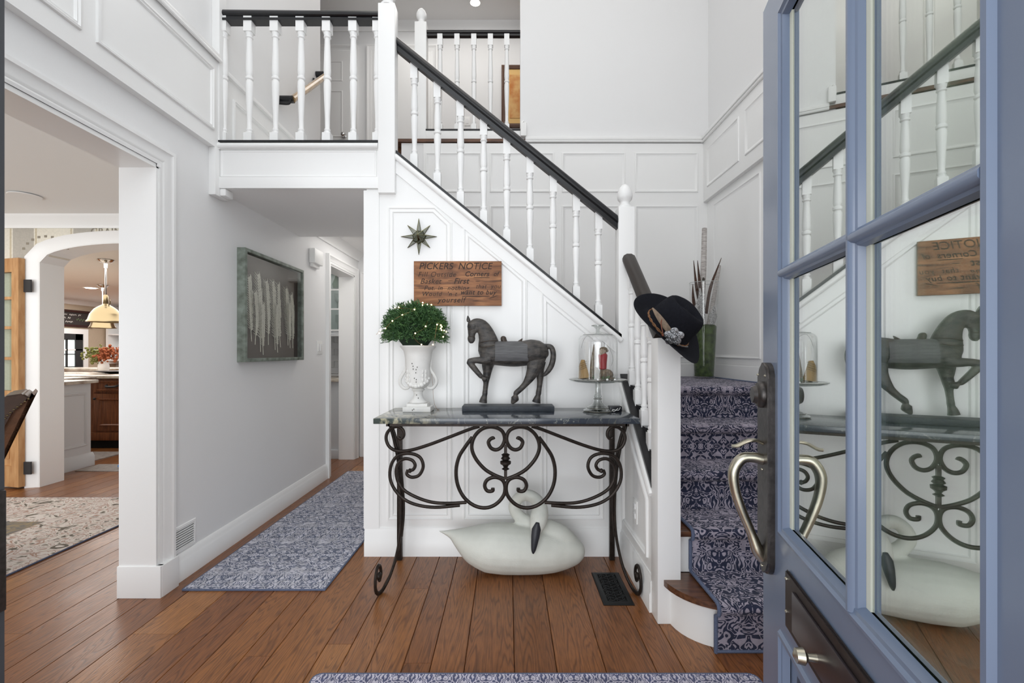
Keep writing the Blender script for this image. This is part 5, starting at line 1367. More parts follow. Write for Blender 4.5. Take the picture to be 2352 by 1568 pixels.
obj('screws', bm, silverm, lk)
bm = NB(); c_ = fd(.052, 1.10, .016); tube(bm, [c_, c_+nv*.006, c_+nv*.012, c_+nv*.014, c_+nv*.022], [.031, .031, .027, .022, .018], 28); obj('deadbolt_cylinder', bm, pewter, lk)
bm = NB(); q = lambda a, z, h: fd(a, z, h)
tube(bm, [q(.052, .948, .012), q(.052, .952, .040), q(.052, .946, .062), q(.052, .915, .078), q(.052, .87, .074), q(.052, .82, .058), q(.052, .775, .040), q(.052, .735, .026), q(.052, .715, .014)], [.013, .012, .0125, .0125, .011, .0105, .010, .014, .012], 14, sub=4); obj('grip_handle', bm, silverm, lk)
bm = NB(); tube(bm, [q(.052, .985, .012), q(.052, .992, .030), q(.052, .990, .048), q(.052, .978, .070), q(.052, .976, .082)], [.012, .013, .015, .013, .005], 10, sub=4, ry=.004); obj('thumb_latch', bm, silverm, lk)

# left leaf, swung back beside the camera
P1 = Vector((-1.178, 1.10, 0)); d1 = Vector((-.035, -.75, 0)).normalized(); n1 = Vector((-d1.y, d1.x, 0))*1.0
if n1.x < 0: n1 = -n1
DM1 = Matrix(((d1.x, n1.x, 0, P1.x), (d1.y, n1.y, 0, P1.y), (0, 0, 1, 0), (0, 0, 0, 1)))
door4 = bpy.data.objects.new('door_4', None); COL.objects.link(door4); door4.location = P1+d1*.78; door4['kind'] = 'structure'
for a in ((0, .12, .01, DH), (.66, .78, .01, DH), (.12, .66, gt, DH), (.12, .66, .585, gb), (.12, .66, .01, .2), (.12, .66, mh-.015, mh+.015), (.38, .40, gb, gt)):
    bm = NB(); box(bm, a[0], a[1], -.045, 0, a[2], a[3], 0, DM1); obj('stile' if a[3]-a[2] > 1.9 else 'rail', bm, weather_dark, door4, smooth=False)
bm = NB(); box(bm, .12, .66, -.03, -.015, .2, .585, 0, DM1); obj('lower_panel', bm, weather_dark, door4, smooth=False)
bm = NB(); box(bm, .12, .66, -.025, -.02, gb, gt, 0, DM1); obj('glass_pane', bm, door_glass, door4, smooth=False)
bm = NB(); box(bm, .005, .05, 0, .012, .60, .88, .004, DM1); obj('strike_plate', bm, pewter, door4)

# door frame + window above the doorway
bm = NB(); box(bm, -1.27, -1.22, .18, .37, 0, 2.13); box(bm, .47, .52, .18, .37, 0, 2.13); box(bm, -1.27, .52, .18, .37, 2.08, 2.13)
struct('trim_10', bm, white_trim, smooth=False)
bm = NB()
for x in (-1.22, -.66, -.10, .44): box(bm, x, x+.03, .24, .30, 2.5, 4.7)
for z in (2.5, 3.2, 3.95, 4.67): box(bm, -1.22, .47, .24, .30, z, z+.03)
struct('window_1', bm, white_trim, smooth=False)

# ================================================================== SIDE ROOM seen through the door glass
bm = NB(); box(bm, RX, 6.2, 7.0, 7.12, 0, 2.7); box(bm, 8.6, 9.2, 7.0, 7.12, 0, 2.7); box(bm, 6.2, 8.6, 7.0, 7.12, 0, .50); box(bm, 6.2, 8.6, 7.0, 7.12, 1.86, 2.7); box(bm, 9.1, 9.2, .3, 7.0, 0, 2.7)
struct('wall_side_room', bm, wall_paint, smooth=False)
bm = NB(); box(bm, RX+.12, 9.2, .3, 7.1, 2.7, 2.8); struct('ceiling_side_room', bm, ceil_paint, smooth=False)
bm = NB()
for x in (6.2, 6.6, 7.0, 7.4, 7.8, 8.2, 8.57): box(bm, x, x+.03, 7.0, 7.05, .5, 1.86)
for z in (.5, .84, 1.17, 1.2, 1.5, 1.83): box(bm, 6.2, 8.6, 7.0, 7.05, z, z+.02)
w2 = struct('window_2', bm, white_trim, smooth=False)
bm = NB(); box(bm, 6.2, 8.6, 7.06, 7.065, .5, 1.86); obj('window_glass', bm, window_pane, w2, smooth=False)
bm = NB(); box(bm, -14, 24, 7.4, 26, -.35, -.15); g_ = obj('lawn', bm, lawn_m, smooth=False); tag(g_, 'green lawn outside the side room window', 'grass', kind='stuff')
rr = random.Random(21)
for i, (x, y, r_) in enumerate(((7.6, 10.6, 1.25), (10.3, 11.2, 1.3), (13.1, 12.2, 1.35))):
    bm = NB()
    for k in range(1300):
        d = Vector((rr.gauss(0, 1), rr.gauss(0, 1), rr.gauss(0, 1))).normalized()*r_*rr.uniform(.6, 1)
        p = Vector((x, y, 1.6))+d
        blade(bm, p, Vector((rr.uniform(-1, 1), rr.uniform(-1, 1), rr.uniform(-1, 1))), .28, .08, Vector((0, 0, -.1)))
    o = obj('garden_bush', bm, tree_leaf, smooth=False, recalc=False)
    tag(o, ('leafy green bush nearest outside the side room window', 'leafy green bush in the middle outside the side room window', 'leafy green bush farthest outside the side room window')[i], 'bush', 'bushes outside the window')
    bm = NB(); lathe(bm, [(.12, -.15), (.08, 1.4)], (x, y, 0), 8); obj('trunk', bm, frame_brown, o)

# ================================================================== DINING ROOM + KITCHEN
AY = 4.19
arcx, arcr = -3.38, .78
def arch_z(x): 
    t = (x-arcx)/arcr
    return 2.0+.17*math.sqrt(max(0, 1-t*t)) if abs(t) < 1 else 2.0
bm = NB()
box(bm, -6.9, arcx-arcr, AY, AY+.20, 0, 2.41); box(bm, arcx+arcr, WX, AY, AY+.20, 0, 2.41)
N_ = 16; poly = [(arcx-arcr, 2.41), (arcx-arcr, 2.0)]+[(arcx-arcr+2*arcr*k/N_, arch_z(arcx-arcr+2*arcr*k/N_)) for k in range(1, N_)]+[(arcx+arcr, 2.0), (arcx+arcr, 2.41)]
for k in range(N_):
    xa, xb = arcx-arcr+2*arcr*k/N_, arcx-arcr+2*arcr*(k+1)/N_
    prism(bm, [(xa, arch_z(xa)), (xb, arch_z(xb)), (xb, 2.41), (xa, 2.41)], lambda a, b: Vector((a, AY, b)), lambda a, b: Vector((a, AY+.2, b)))
wd = struct('wall_dining_back', bm, wallpaper_m, smooth=False)
bm = NB(); box(bm, -7.0, -6.9, -.8, AY, 0, 2.41); struct('wall_dining_left', bm, wallpaper_m, smooth=False)
bm = NB(); text_bm(bm, 'GRAINS', .085, Matrix.Translation((-3.72, AY-.003, 2.245)) @ Matrix.Rotation(PI/2, 4, 'X'), 0, .0004, 1.1)
tube(bm, [(-3.78, AY-.002, 2.18), (-3.75, AY-.002, 2.15), (-3.68, AY-.002, 2.20)], .004, 5, sub=3); tube(bm, [(-3.36, AY-.002, 2.18), (-3.39, AY-.002, 2.15), (-3.46, AY-.002, 2.20)], .004, 5, sub=3)
for k in range(9): a = PI*.15+PI*.7*k/8; box(bm, -4.12+.22*math.cos(a)-.012, -4.12+.22*math.cos(a)+.012, AY-.002, AY-.001, 2.02+.2*math.sin(a), 2.02+.2*math.sin(a)+.02)
obj('wallpaper_print', bm, mat('faded_print', (140, 132, 118), .8), wd, smooth=False, recalc=False)
bm = NB()
prism(bm, [(AY, 2.30), (AY-.015, 2.30), (AY-.02, 2.33), (AY-.07, 2.385), (AY-.08, 2.41), (AY, 2.41)], lambda a, b: Vector((-6.9, a, b)), lambda a, b: Vector((WX, a, b)))
struct('trim_11', bm, white_trim)
bm = NB()
pa = [(arcx-arcr, 0.0), (arcx-arcr, 2.0)]+[(arcx-arcr+2*arcr*k/24, arch_z(arcx-arcr+2*arcr*k/24)) for k in range(1, 24)]+[(arcx+arcr, 2.0), (arcx+arcr, 0)]
casing(bm, pa, lambda a, c, h: Vector((a, AY-h, c)), 1, [(0, 0), (0, .02), (.03, .022), (.05, .03), (.085, .04), (.10, .05), (.10, 0)])
for k in range(len(pa)-1):
    (xa, za), (xb, zb) = pa[k], pa[k+1]
    fx = lambda x: arcx+(x-arcx)*.992
    prism(bm, [(fx(xa), za-.006), (fx(xb), zb-.006), (xb, zb-.001), (xa, za-.001)] if za > .5 and zb > .5 else [(fx(xa), za), (xa+(fx(xa)-xa)*.2, za), (xb+(fx(xb)-xb)*.2, zb), (fx(xb), zb-.006*(zb > .5))], lambda a, b: Vector((a, AY-.02, b)), lambda a, b: Vector((a, AY+.21, b)))
struct('trim_12', bm, white_trim)
# pine glazed door folded back
pd = bpy.data.objects.new('door_5', None); COL.objects.link(pd); pd.location = (-4.27, AY-.04, 0); pd['kind'] = 'structure'
tag(pd, 'honey pine glazed door folded back by the dining room arch', 'door')
ang = math.radians(-14); PM = Matrix.Translation((-4.25, AY-.055, 0)) @ Matrix.Rotation(PI-ang*-1, 4, 'Z')
def pbox(bm, a0, a1, h0, h1, z0, z1, bev=0): box(bm, a0, a1, h0, h1, z0, z1, bev, PM)
for a in ((0, .085, .02, 2.02), (.62, .74, .02, 2.02), (.085, .62, 1.90, 2.02), (.085, .62, .72, .86), (.085, .62, .02, .2)):
    bm = NB(); pbox(bm, a[0], a[1], 0, .045, a[2], a[3]); obj('stile' if a[3]-a[2] > 1.9 else 'rail', bm, pine_m, pd, smooth=False)
bm = NB()
for z in (1.13, 1.40, 1.66): pbox(bm, .085, .62, .005, .04, z, z+.025)
obj('glazing_bars', bm, pine_m, pd, smooth=False)
bm = NB(); pbox(bm, .085, .62, .02, .025, .86, 1.90); obj('glass_pane', bm, window_pane, pd, smooth=False)
bm = NB(); pbox(bm, .085, .62, .015, .03, .2, .72); pbox(bm, .13, .57, .008, .038, .26, .66, .006); obj('lower_panel', bm, pine_m, pd)
for z in (1.78, .18):
    bm = NB(); box(bm, -4.30, -4.19, AY-.064, AY-.052, z-.055, z+.055); obj('hinge', bm, black_frame, pd, smooth=False)
# speaker disc in dining ceiling
bm = NB(); lathe(bm, [(.10, 2.402), (.095, 2.398), (.001, 2.398)], (-3.72, 3.62, 0), 32); o = obj('ceiling_speaker', bm, ceil_paint); tag(o, 'round flush white speaker in the dining room ceiling', 'speaker')
# dining chair
dc = thing('dining_chair', (-3.2, 2.85, 0), 'brown leather dining chair with a nailhead trimmed scrolled back', 'chair')
CM = Matrix.Translation((-2.63, 2.62, .012)) @ Matrix.Rotation(math.radians(43), 4, 'Z')
bp = [(-.02, .93), (-.05, .92), (-.10, .86), (-.14, .76), (-.17, .60), (-.18, .44), (-.25, .44), (-.24, .60), (-.22, .76), (-.18, .88), (-.12, .95), (-.05, .96)]
bm = NB(); prism(bm, bp, lambda a, b: CM @ Vector((a, 0, b)), lambda a, b: CM @ Vector((a, .46, b))); bmesh.ops.bevel(bm, geom=[e_ for e_ in bm.edges], offset=.008, segments=2, affect='EDGES'); obj('backrest', bm, chair_side, dc)
bm = NB(); prism(bm, [(-.19, .46), (-.17, .62), (-.14, .78), (-.09, .885), (-.03, .935), (-.02, .945), (-.03, .96), (-.10, .955), (-.13, .94), (-.06, .94), (-.105, .885), (-.155, .78), (-.185, .62), (-.2, .46)][:7]+[(-.2, .46)], lambda a, b: CM @ Vector((a+.012, .02, b)), lambda a, b: CM @ Vector((a+.012, .44, b))); obj('back_panel', bm, chair_leather, dc)
bm = NB()
for k in range(24):
    t = k/23; q = smooth_path([Vector((-.03, 0, .93)), Vector((-.11, 0, .845)), Vector((-.155, 0, .74)), Vector((-.185, 0, .60)), Vector((-.195, 0, .46))], 6)[int(t*23.9)]; ball(bm, CM @ (q+Vector((0, -.004, 0))), .006, 1)
obj('nailheads', bm, brass, dc)
bm = NB(); box(bm, -.66, -.18, 0, .46, .38, .48, .02, CM); obj('seat', bm, chair_leather, dc)
for a, b_ in ((-.63, .03), (-.63, .43), (-.2, .03), (-.2, .43)):
    bm = NB(); box(bm, a-.02, a+.02, b_-.02, b_+.02, 0, .39, .003, CM); obj('leg', bm, frame_brown, dc)

# kitchen shell
bm = NB(); box(bm, -10.25, -10.1, AY+.2, 12.25, 0, 2.41); struct('wall_kitchen_left', bm, grasscloth, smooth=False)
bm = NB(); box(bm, -10.25, WX-.02, 12.1, 12.25, 0, 2.41); struct('wall_kitchen_back', bm, grey_cab, smooth=False)
bm = NB(); box(bm, -6.9, -10.1, AY, AY+.2, 0, 2.41); struct('wall_kitchen_front', bm, wall_paint, smooth=False)
bm = NB(); prism(bm, [(-10.1, 2.30), (-10.08, 2.30), (-10.0, 2.39), (-10.0, 2.41), (-10.1, 2.41)], lambda a, b: Vector((a, AY+.2, b)), lambda a, b: Vector((a, 12.1, b)))
box(bm, -10.1, -10.07, 10.3, 12.1, 1.235, 1.265)
struct('trim_13', bm, white_trim)
KX = -10.1
w3 = None
bm = NB(); moulding(bm, rect(9.6, 11.27, .0, 1.74), lambda a, b, h: Vector((KX+h, a, b)), [(0, 0), (0, .04), (.12, .04), (.12, .01)])
w3 = struct('door_6', bm, white_trim)
bm = NB()
for a0, a1, b0, b1 in ((9.72, 11.14, 1.48, 1.62), (10.95, 11.14, .1, 1.62), (9.72, 9.85, .1, 1.62), (9.72, 11.14, .1, .5)): box(bm, KX, KX+.03, a0, a1, b0, b1)
for y in (10.28, 10.72): box(bm, KX+.005, KX+.03, y, y+.035, .5, 1.5)
for z in (.85, 1.14): box(bm, KX+.005, KX+.03, 9.85, 10.95, z, z+.018)
obj('black_sash', bm, black_frame, w3, smooth=False)
bm = NB(); box(bm, KX+.002, KX+.006, 9.85, 10.95, .5, 1.5); obj('lit_glass', bm, mat('bright_garden_view', (214, 226, 222), .3, noise=(4, .2), emit=((226, 236, 234), .75)), w3, smooth=False)
bm = NB(); moulding(bm, rect(11.62, 12.05, .95, 1.26), lambda a, b, h: Vector((KX+h, a, b)), [(0, 0), (0, .03), (.06, .03), (.06, .005)]); w4 = struct('window_3', bm, white_trim)
bm = NB(); box(bm, KX+.001, KX+.005, 11.68, 11.99, 1.01, 1.2); obj('lit_glass', bm, MATS['bright_garden_view'], w4, smooth=False)
cb_ = thing('chalkboard_sign', (KX, 10.5, 1.95), 'black framed chalkboard sign with white script on the kitchen wall', 'sign')
bm = NB(); moulding(bm, rect(9.7, 11.39, 1.78, 2.17), lambda a, b, h: Vector((KX+h, a, b)), [(0, 0), (0, .04), (.05, .04), (.05, .012)]); obj('frame', bm, mahog, cb_)
bm = NB(); box(bm, KX+.005, KX+.012, 9.72, 11.36, 1.81, 2.14); obj('board', bm, chalk_m, cb_, smooth=False)
bm = NB(); rr = random.Random(2)
for row, (ya, yb, zz) in enumerate(((10.3, 11.12, 2.06), (10.5, 10.85, 1.98), (10.3, 10.95, 1.895))):
    y = ya
    while y < yb:
        wl = rr.uniform(.12, .26); P_ = []
        k = 0; x_ = y
        while x_ < min(y+wl, yb): P_.append((KX+.016, x_, zz+(.018 if k % 2 else -.016)*rr.uniform(.4, 1.4))); x_ += .022; k += 1
        if len(P_) > 2: tube(bm, P_, .0045, 4, sub=2)
        y += wl+.04
obj('chalk_script', bm, chalk_w, cb_)
bm = NB(); tube(bm, [(KX+.016, 10.98, 1.97), (KX+.016, 11.2, 1.945)], .004, 4)
for k in range(6): ball(bm, (KX+.017, 11.0+.035*k, 1.965-.004*k+(.02 if k % 2 else -.02)), .014, 1, (.3, 1, .8))
obj('painted_sprig', bm, sage_m, cb_)

# shelves at the kitchen end
sh = thing('open_shelving', (-9.6, 12.0, 0), 'white built-in open shelving holding white dishes at the kitchen end', 'shelving')
bm = NB(); box(bm, -10.05, -10.0, 11.75, 12.1, .9, 2.35); box(bm, -8.6, -8.55, 11.75, 12.1, .9, 2.35); obj('upright', bm, white_trim, sh, smooth=False)
for z in (.98, 1.28, 1.62, 2.0):
    bm = NB(); box(bm, -10.0, -8.6, 11.75, 12.08, z, z+.03); obj('shelf', bm, white_trim, sh, smooth=False)
for i, (x, z, r_) in enumerate(((-9.72, 1.31, .13), (-9.72, 1.65, .13))):
    bm = NB(); lathe(bm, [(.05, 0), (.06, .01), (r_*.9, .06), (r_, .09), (r_-.01, .09), (.05, .02), (.001, .02)], (x, 11.9, z), 20)
    o = obj('white_bowl', bm, white_gloss); tag(o, ('white bowl on the middle shelf at the kitchen end', 'white bowl on the upper shelf at the kitchen end')[i], 'bowl', 'bowls on the kitchen shelves')
tpot = thing('teapot', (-9.6, 11.88, 1.01), 'white teapot on the lowest open shelf at the kitchen end', 'teapot')
bm = NB(); ball(bm, (-9.6, 11.88, 1.10), .10, 2, (1, 1, .85)); obj('pot', bm, white_gloss, tpot)
bm = NB(); ball(bm, (-9.6, 11.88, 1.20), .025, 2); obj('lid_knob', bm, white_gloss, tpot)
bm = NB(); tube(bm, [(-9.68, 11.88, 1.08), (-9.75, 11.88, 1.12), (-9.79, 11.88, 1.19)], [.03, .02, .014], 10, sub=3); obj('spout', bm, white_gloss, tpot)

# peninsula (grey end panel) and counter
pn = thing('kitchen_peninsula', (-4.75, 4.9, 0), 'pale grey panelled kitchen peninsula with a stone counter beyond the arch', 'cabinet')
bm = NB(); box(bm, -5.9, -4.42, 4.50, 4.98, 0, .872); moulding(bm, rect(4.56, 4.93, .22, .78), lambda a, b, h: Vector((-4.42+h, a, b)), MOULD)
moulding(bm, rect(-5.3, -4.5, .22, .78), lambda a, b, h: Vector((a, 4.50-h, b)), MOULD)
prism(bm, [(-4.42, 0), (-4.395, 0), (-4.395, .10), (-4.41, .13), (-4.42, .14)], lambda a, b: Vector((a, 4.48, b)), lambda a, b: Vector((a, 5.0, b)))
obj('body', bm, grey_cab, pn)
bm = NB(); box(bm, -6.2, -4.37, 4.46, 5.02, .872, .905, .004); box(bm, -7.6, -4.9, 5.02, 5.6, .872, .905, .004); obj('countertop', bm, marble_l, pn)
kf = thing('kitchen_faucet', (-5.55, 5.4, .905), 'curved bridge faucet standing on the kitchen peninsula counter', 'faucet')
bm = NB(); q = Vector((-5.52, 5.42, .905)); tube(bm, [q, q+Vector((0, 0, .20)), q+Vector((-.02, 0, .29)), q+Vector((-.10, 0, .33)), q+Vector((-.18, 0, .28)), q+Vector((-.19, 0, .24))], .013, 8, sub=4); obj('spout', bm, silverm, kf)
bm = NB(); tube(bm, [q+Vector((-.09, 0, .05)), q+Vector((.09, 0, .05))], .009, 8)
for s in (-.09, .09): lathe(bm, [(.025, 0), (.014, .01), (.014, .06), (.02, .065), (.008, .09)], q+Vector((s, 0, 0)), 10)
tube(bm, [q+Vector((.09, 0, .07)), q+Vector((.13, -.03, .10))], .006, 6)
obj('bridge', bm, silverm, kf)
# island
ki = thing('kitchen_island', (-5.2, 6.2, 0), 'cherry wood kitchen island with a stone top, drawer and cupboard', 'cabinet')
bm = NB(); box(bm, -6.9, -4.4, 5.86, 6.9, .10, .872); box(bm, -6.92, -4.38, 5.84, 6.92, .10, .20, .006); obj('body', bm, cherry_m, ki)
bm = NB(); box(bm, -5.15, -4.5, 5.84, 5.86, .70, .845, .004); moulding(bm, rect(-5.12, -4.53, .715, .83), lambda a, b, h: Vector((a, 5.84-h, b)), [(0, 0), (.004, .008), (.014, .008), (.02, 0)]); dr = obj('drawer', bm, cherry_m, ki)
bm = NB(); tube(bm, [(-4.98, 5.835, .785), (-4.96, 5.80, .77), (-4.86, 5.80, .77), (-4.84, 5.835, .785)], .014, 8, sub=2); obj('cup_pull', bm, black_frame, dr)
bm = NB(); box(bm, -5.15, -4.5, 5.84, 5.86, .22, .68, .004); moulding(bm, rect(-5.08, -4.57, .28, .62), lambda a, b, h: Vector((a, 5.84-h, b)), [(0, 0), (.004, .010), (.014, .010), (.024, 0)]); dr = obj('cupboard_door', bm, cherry_m, ki)
bm = NB(); ball(bm, (-5.12, 5.82, .62), .016, 2); obj('knob', bm, black_frame, dr)
bm = NB(); box(bm, -6.88, -4.42, 5.88, 6.88, 0, .10); obj('toe_kick', bm, dark_hole, ki, smooth=False)
bm = NB(); box(bm, -6.95, -4.35, 5.80, 7.0, .872, .905, .004); obj('countertop', bm, marble_l, ki)
kc = thing('kitchen_counter', (-6.9, 7.7, 0), 'pale base cabinet run with a raised stone top behind the island', 'cabinet')
bm = NB(); box(bm, -8.5, -5.4, 7.4, 8.0, 0, .90); obj('body', bm, grey_cab, kc, smooth=False)
bm = NB(); box(bm, -8.52, -5.38, 7.38, 8.02, .90, .94, .004); obj('countertop', bm, marble_l, kc)
# flowers
fv = thing('flower_vase', (-5.88, 6.85, .905), 'white vase on the kitchen island counter', 'vase')
fv.location = (-5.88, 6.8, .905)
bm = NB(); lathe(bm, [(.05, 0), (.07, .05), (.065, .11), (.05, .15), (.055, .16)], (-5.85, 6.8, .905), 16); obj('body', bm, white_gloss, fv)
bm = NB(); bm2 = NB(); rr = random.Random(8)
for k in range(110):
    p = Vector((-5.85+rr.gauss(0, .11), 6.8+rr.gauss(0, .06), 1.17+rr.gauss(0, .05)))
    for j in range(3): ball(bm if (p.x > -5.88) else bm2, p+Vector((rr.gauss(0, .02), rr.gauss(0, .02), rr.gauss(0, .02))), rr.uniform(.012, .024), 1)
fb = thing('hydrangea_bouquet', (-5.85, 6.8, 1.06), 'autumn hydrangea bouquet of orange and green heads in the white vase', 'flowers')
obj('orange_blooms', bm, flower_o, fb)['kind'] = 'stuff'; obj('green_blooms', bm2, flower_g, fb)['kind'] = 'stuff'
bm = NB(); lathe(bm, [(.05, 0), (.22, .03), (.23, .035), (.001, .012)], (-5.40, 6.45, .905), 24); o = obj('serving_tray', bm, black_frame); tag(o, 'dark round tray on the island beside the flowers', 'tray')
# pendants
def pendant(x, y, zr, label):
    t = thing('pendant_lamp', (x, y, 2.41), label, 'lamp', 'brass pendants over the island')
    bm = NB(); lathe(bm, [(.09, 2.405), (.07, 2.38), (.02, 2.36), (.018, 2.30)], (x, y, 0), 20); obj('canopy', bm, chrome, t)
    bm = NB(); tube(bm, [(x, y, 2.32), (x, y, zr+.33)], .010, 8); obj('rod', bm, chrome, t)
    bm = NB(); lathe(bm, [(.015, .36), (.028, .34), (.028, .24), (.045, .225), (.07, .21), (.12, .17), (.165, .10), (.185, .03), (.20, .015), (.205, 0), (.195, 0), (.18, .03), (.155, .10), (.11, .165), (.02, .21)], (x, y, zr), 32); obj('shade', bm, brass, t)
    bm = NB(); lathe(bm, [(.001, .02), (.185, .02)], (x, y, zr), 24, close=False); obj('diffuser', bm, mat('lit_diffuser', (255, 250, 240), .5, emit=((255, 246, 236), 1.6)), t)
    bm = NB(); tube(bm, [(x+.05, y, zr+.30), (x+.06, y, zr+.25), (x+.03, y, zr+.22)], .006, 6, sub=3); obj('yoke', bm, brass, t)
pendant(-5.28, 6.17, 1.59, 'nearer domed brass pendant lamp over the kitchen island')
pendant(-7.33, 8.5, 1.63, 'farther domed brass pendant lamp partly hidden behind the nearer one')
t = thing('recessed_light', (-7.3, 9.2, 2.41), 'round lit recessed light in the kitchen ceiling', 'light')
bm = NB(); lathe(bm, [(.10, 2.404), (.08, 2.402)], (-7.9, 8.9, 0), 24, close=False); obj('trim_ring', bm, white_trim, t)
bm = NB(); lathe(bm, [(.001, 2.403), (.085, 2.403)], (-7.9, 8.9, 0), 24, close=False); obj('lens', bm, MATS['lit_lens'], t)
bm = NB(); box(bm, -6.6, -4.55, 5.05, 5.62, .001, .010); o = obj('kitchen_rug', bm, grey_rug, smooth=False); tag(o, 'grey patterned rug lying in front of the kitchen island', 'rug')
bm = NB(); box(bm, -4.35, -3.7, 4.72, 5.0, .001, .008); o = obj('kitchen_mat', bm, grey_rug, smooth=False); tag(o, 'small pale mat on the kitchen floor holding a blue bowl', 'mat')
bm = NB(); lathe(bm, [(.05, 0), (.07, .02), (.062, .035), (.04, .01), (.001, .01)], (-3.95, 4.86, .009), 16); o = obj('pet_bowl', bm, blue_cloth); tag(o, 'small blue bowl on the pale mat on the kitchen floor', 'bowl')

# ================================================================== PANTRY + DEN
bm = NB(); box(bm, -3.15, -3.06, 4.45, 5.95, 0, 2.41); struct('wall_pantry_side', bm, wall_paint, smooth=False)
bm = NB(); box(bm, -3.1, WX, 4.40, 4.45, 0, 2.41); struct('wall_pantry_front', bm, wall_paint, smooth=False)
bm = NB(); box(bm, -3.15, WX, 5.95, 6.05, 0, 2.41)
pw_ = struct('wall_pantry', bm, wall_paint, smooth=False)
bm = NB()
for i in range(7):
    for j in range(5): x = -2.95+.215*j-(.1 if i % 2 else 0); box(bm, x, x+.208, 5.938, 5.95, .93+.078*i, 1.003+.078*i)
obj('backsplash_tiles', bm, tile_m, pw_, smooth=False)
pl_ = thing('pantry_base_cabinet', (-2.4, 5.6, 0), 'pale grey base cabinet with a stone top inside the pantry doorway', 'cabinet')
bm = NB(); box(bm, -3.05, -1.90, 5.30, 5.93, .1, .865); box(bm, -3.05, -1.90, 5.27, 5.93, 0, .10, .004); obj('body', bm, grey_cab, pl_)
for x in (-2.5, -2.02):
    bm = NB(); box(bm, x-.22, x+.0, 5.285, 5.30, .68, .84, .003); moulding(bm, rect(x-.19, x-.03, .705, .815), lambda a, b, h: Vector((a, 5.285-h, b)), MOULD[:4]+[(.02, 0)]); obj('drawer', bm, grey_cab, pl_)
    bm = NB(); box(bm, x-.22, x+.0, 5.285, 5.30, .15, .66, .003); moulding(bm, rect(x-.19, x-.03, .19, .62), lambda a, b, h: Vector((a, 5.285-h, b)), MOULD[:4]+[(.02, 0)]); obj('cabinet_door', bm, grey_cab, pl_)
bm = NB(); box(bm, -3.05, -1.885, 5.26, 5.93, .865, .90, .004); obj('countertop', bm, marble_l, pl_)
pu_ = thing('pantry_wall_cabinet', (-2.4, 5.8, 1.4), 'white glass fronted wall cabinet holding glassware in the pantry', 'cabinet')
bm = NB(); box(bm, -3.05, -1.90, 5.84, 5.94, 1.42, 2.3); box(bm, -3.05, -1.90, 5.6, 5.84, 1.42, 1.45); box(bm, -1.93, -1.90, 5.6, 5.84, 1.42, 2.3); box(bm, -3.05, -1.88, 5.575, 5.62, 1.385, 1.42, .004); obj('carcass', bm, grey_cab, pu_, smooth=False)
bm = NB()
box(bm, -1.99, -1.90, 5.575, 5.6, 1.42, 2.3)
for z in (1.45, 1.70, 1.93, 2.16): box(bm, -2.5, -1.95, 5.58, 5.6, z, z+.018)
box(bm, -2.28, -2.25, 5.575, 5.6, 1.42, 2.3)
obj('door_frame', bm, white_trim, pu_, smooth=False)
bm = NB(); box(bm, -2.9, -1.99, 5.588, 5.59, 1.45, 2.28); obj('glass_pane', bm, window_pane, pu_, smooth=False)
for i, (x, z) in enumerate(((-2.06, 1.46), (-2.07, 1.72))):
    bm = NB(); lathe(bm, [(.03, 0), (.006, .01), (.006, .07), (.03, .10), (.035, .15), (.032, .19)], (x, 5.7, z), 16, close=False)
    o = obj('wine_glass', bm, stand_glass); tag(o, ('stemmed glass on the bottom shelf behind the pantry cabinet pane', 'stemmed glass on the middle shelf behind the pantry cabinet pane')[i], 'glass', 'pantry glassware')
bm = NB(); lathe(bm, [(.05, 0), (.06, .05), (.03, .12), (.015, .19)], (-2.07, 5.7, 1.97), 14); o = obj('green_bottle', bm, mat('bottle_green', (30, 74, 44), .2)); tag(o, 'dark green bottle on the top shelf behind the pantry cabinet pane', 'bottle')

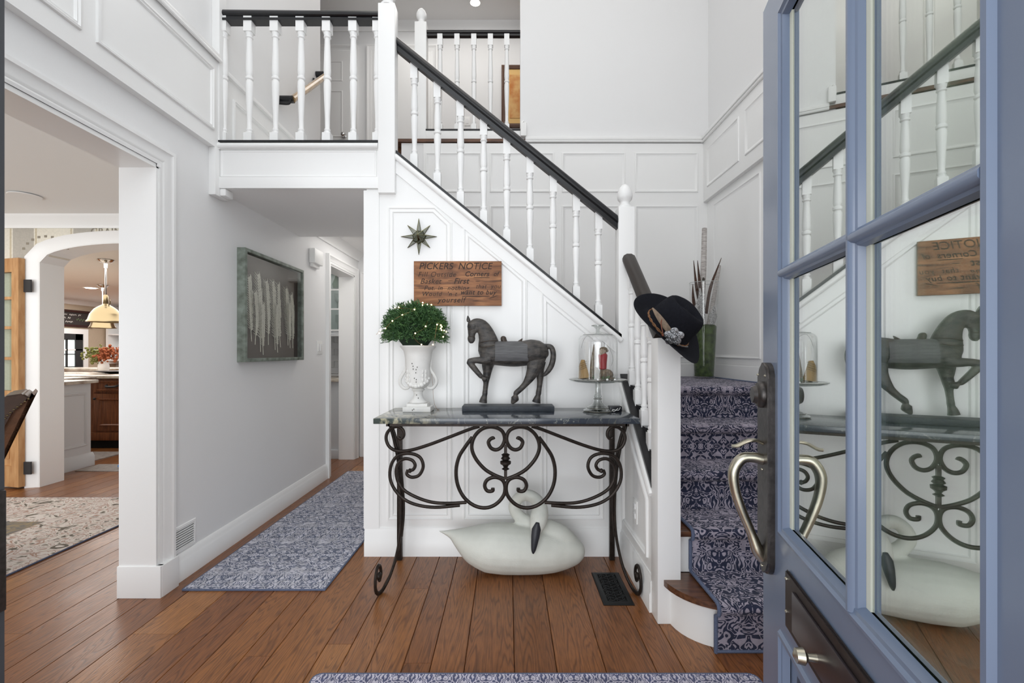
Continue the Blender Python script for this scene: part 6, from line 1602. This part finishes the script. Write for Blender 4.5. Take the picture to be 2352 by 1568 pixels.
bm = NB(); box(bm, -2.2, -1.86, 6.3, 6.4, 0, 2.6); box(bm, -1.95, -1.86, 6.05, 8.2, 0, 2.6); box(bm, -1.95, -1.86, 5.57, 6.3, 0, 2.6)
struct('wall_den', bm, blue_wall, smooth=False)
bm = NB(); box(bm, -1.86, -1.80, 6.45, 6.55, 0, 2.5); box(bm, -1.86, .6, 8.2, 8.3, 0, 2.6); box(bm, .6, .7, 5.6, 8.3, 0, 2.6)
struct('wall_den_back', bm, blue_wall, smooth=False)
bm = NB(); box(bm, -1.95, .7, 5.57, 8.3, 2.6, 2.65); struct('ceiling_den', bm, ceil_paint, smooth=False)
bm = NB(); box(bm, -1.86, -1.82, 5.6, 8.2, 0, .92); box(bm, -1.86, -1.80, 5.6, 8.2, .92, .95)
struct('trim_14', bm, mahog, smooth=False)
for i, (z0, z1, lab) in enumerate(((1.45, 1.62, 'small dark framed picture upper on the blue den wall'), (1.05+.12, 1.36, 'white matted picture in a dark frame lower on the blue den wall'))):
    t = thing('framed_picture', (-1.86, 6.2, z0), lab, 'picture')
    bm = NB(); moulding(bm, rect(5.95, 6.25, z0, z1), lambda a, b, h: Vector((-1.86+h, a, b)), [(0, 0), (0, .03), (.03, .03), (.03, .01)]); obj('frame', bm, mahog, t)
    bm = NB(); box(bm, -1.86, -1.852, 5.97, 6.23, z0+.02, z1-.02); obj('print', bm, white_gloss, t, smooth=False)
bk = thing('bookcase', (-1.6, 8.0, 0), 'dark mahogany bookcase with warm lit shelves deep in the den', 'bookcase')
bm = NB(); box(bm, -1.80, -.6, 8.12, 8.19, 0, 2.3); box(bm, -1.80, -1.76, 7.85, 8.19, 0, 2.3); box(bm, -.64, -.6, 7.85, 8.19, 0, 2.3); obj('carcass', bm, mahog, bk, smooth=False)
for z in (.05, .45, .85, 1.2, 1.55, 1.9, 2.26):
    bm = NB(); box(bm, -1.76, -.64, 7.85, 8.12, z, z+.03); obj('shelf', bm, amber_m, bk, smooth=False)
bm = NB(); lathe(bm, [(.05, 0), (.03, .03), (.05, .1), (.03, .16), (.02, .2)], (-2.27+.1-.0, 7.9, 1.23), 12); bm.free()
bm = NB(); lathe(bm, [(.05, 0), (.03, .03), (.05, .1), (.03, .16), (.02, .2)], (-1.68+.0, 7.95, 1.23), 12); o = obj('gilt_figurine', bm, gold_m); tag(o, 'gilt figurine on a warm lit shelf of the den bookcase', 'figurine')
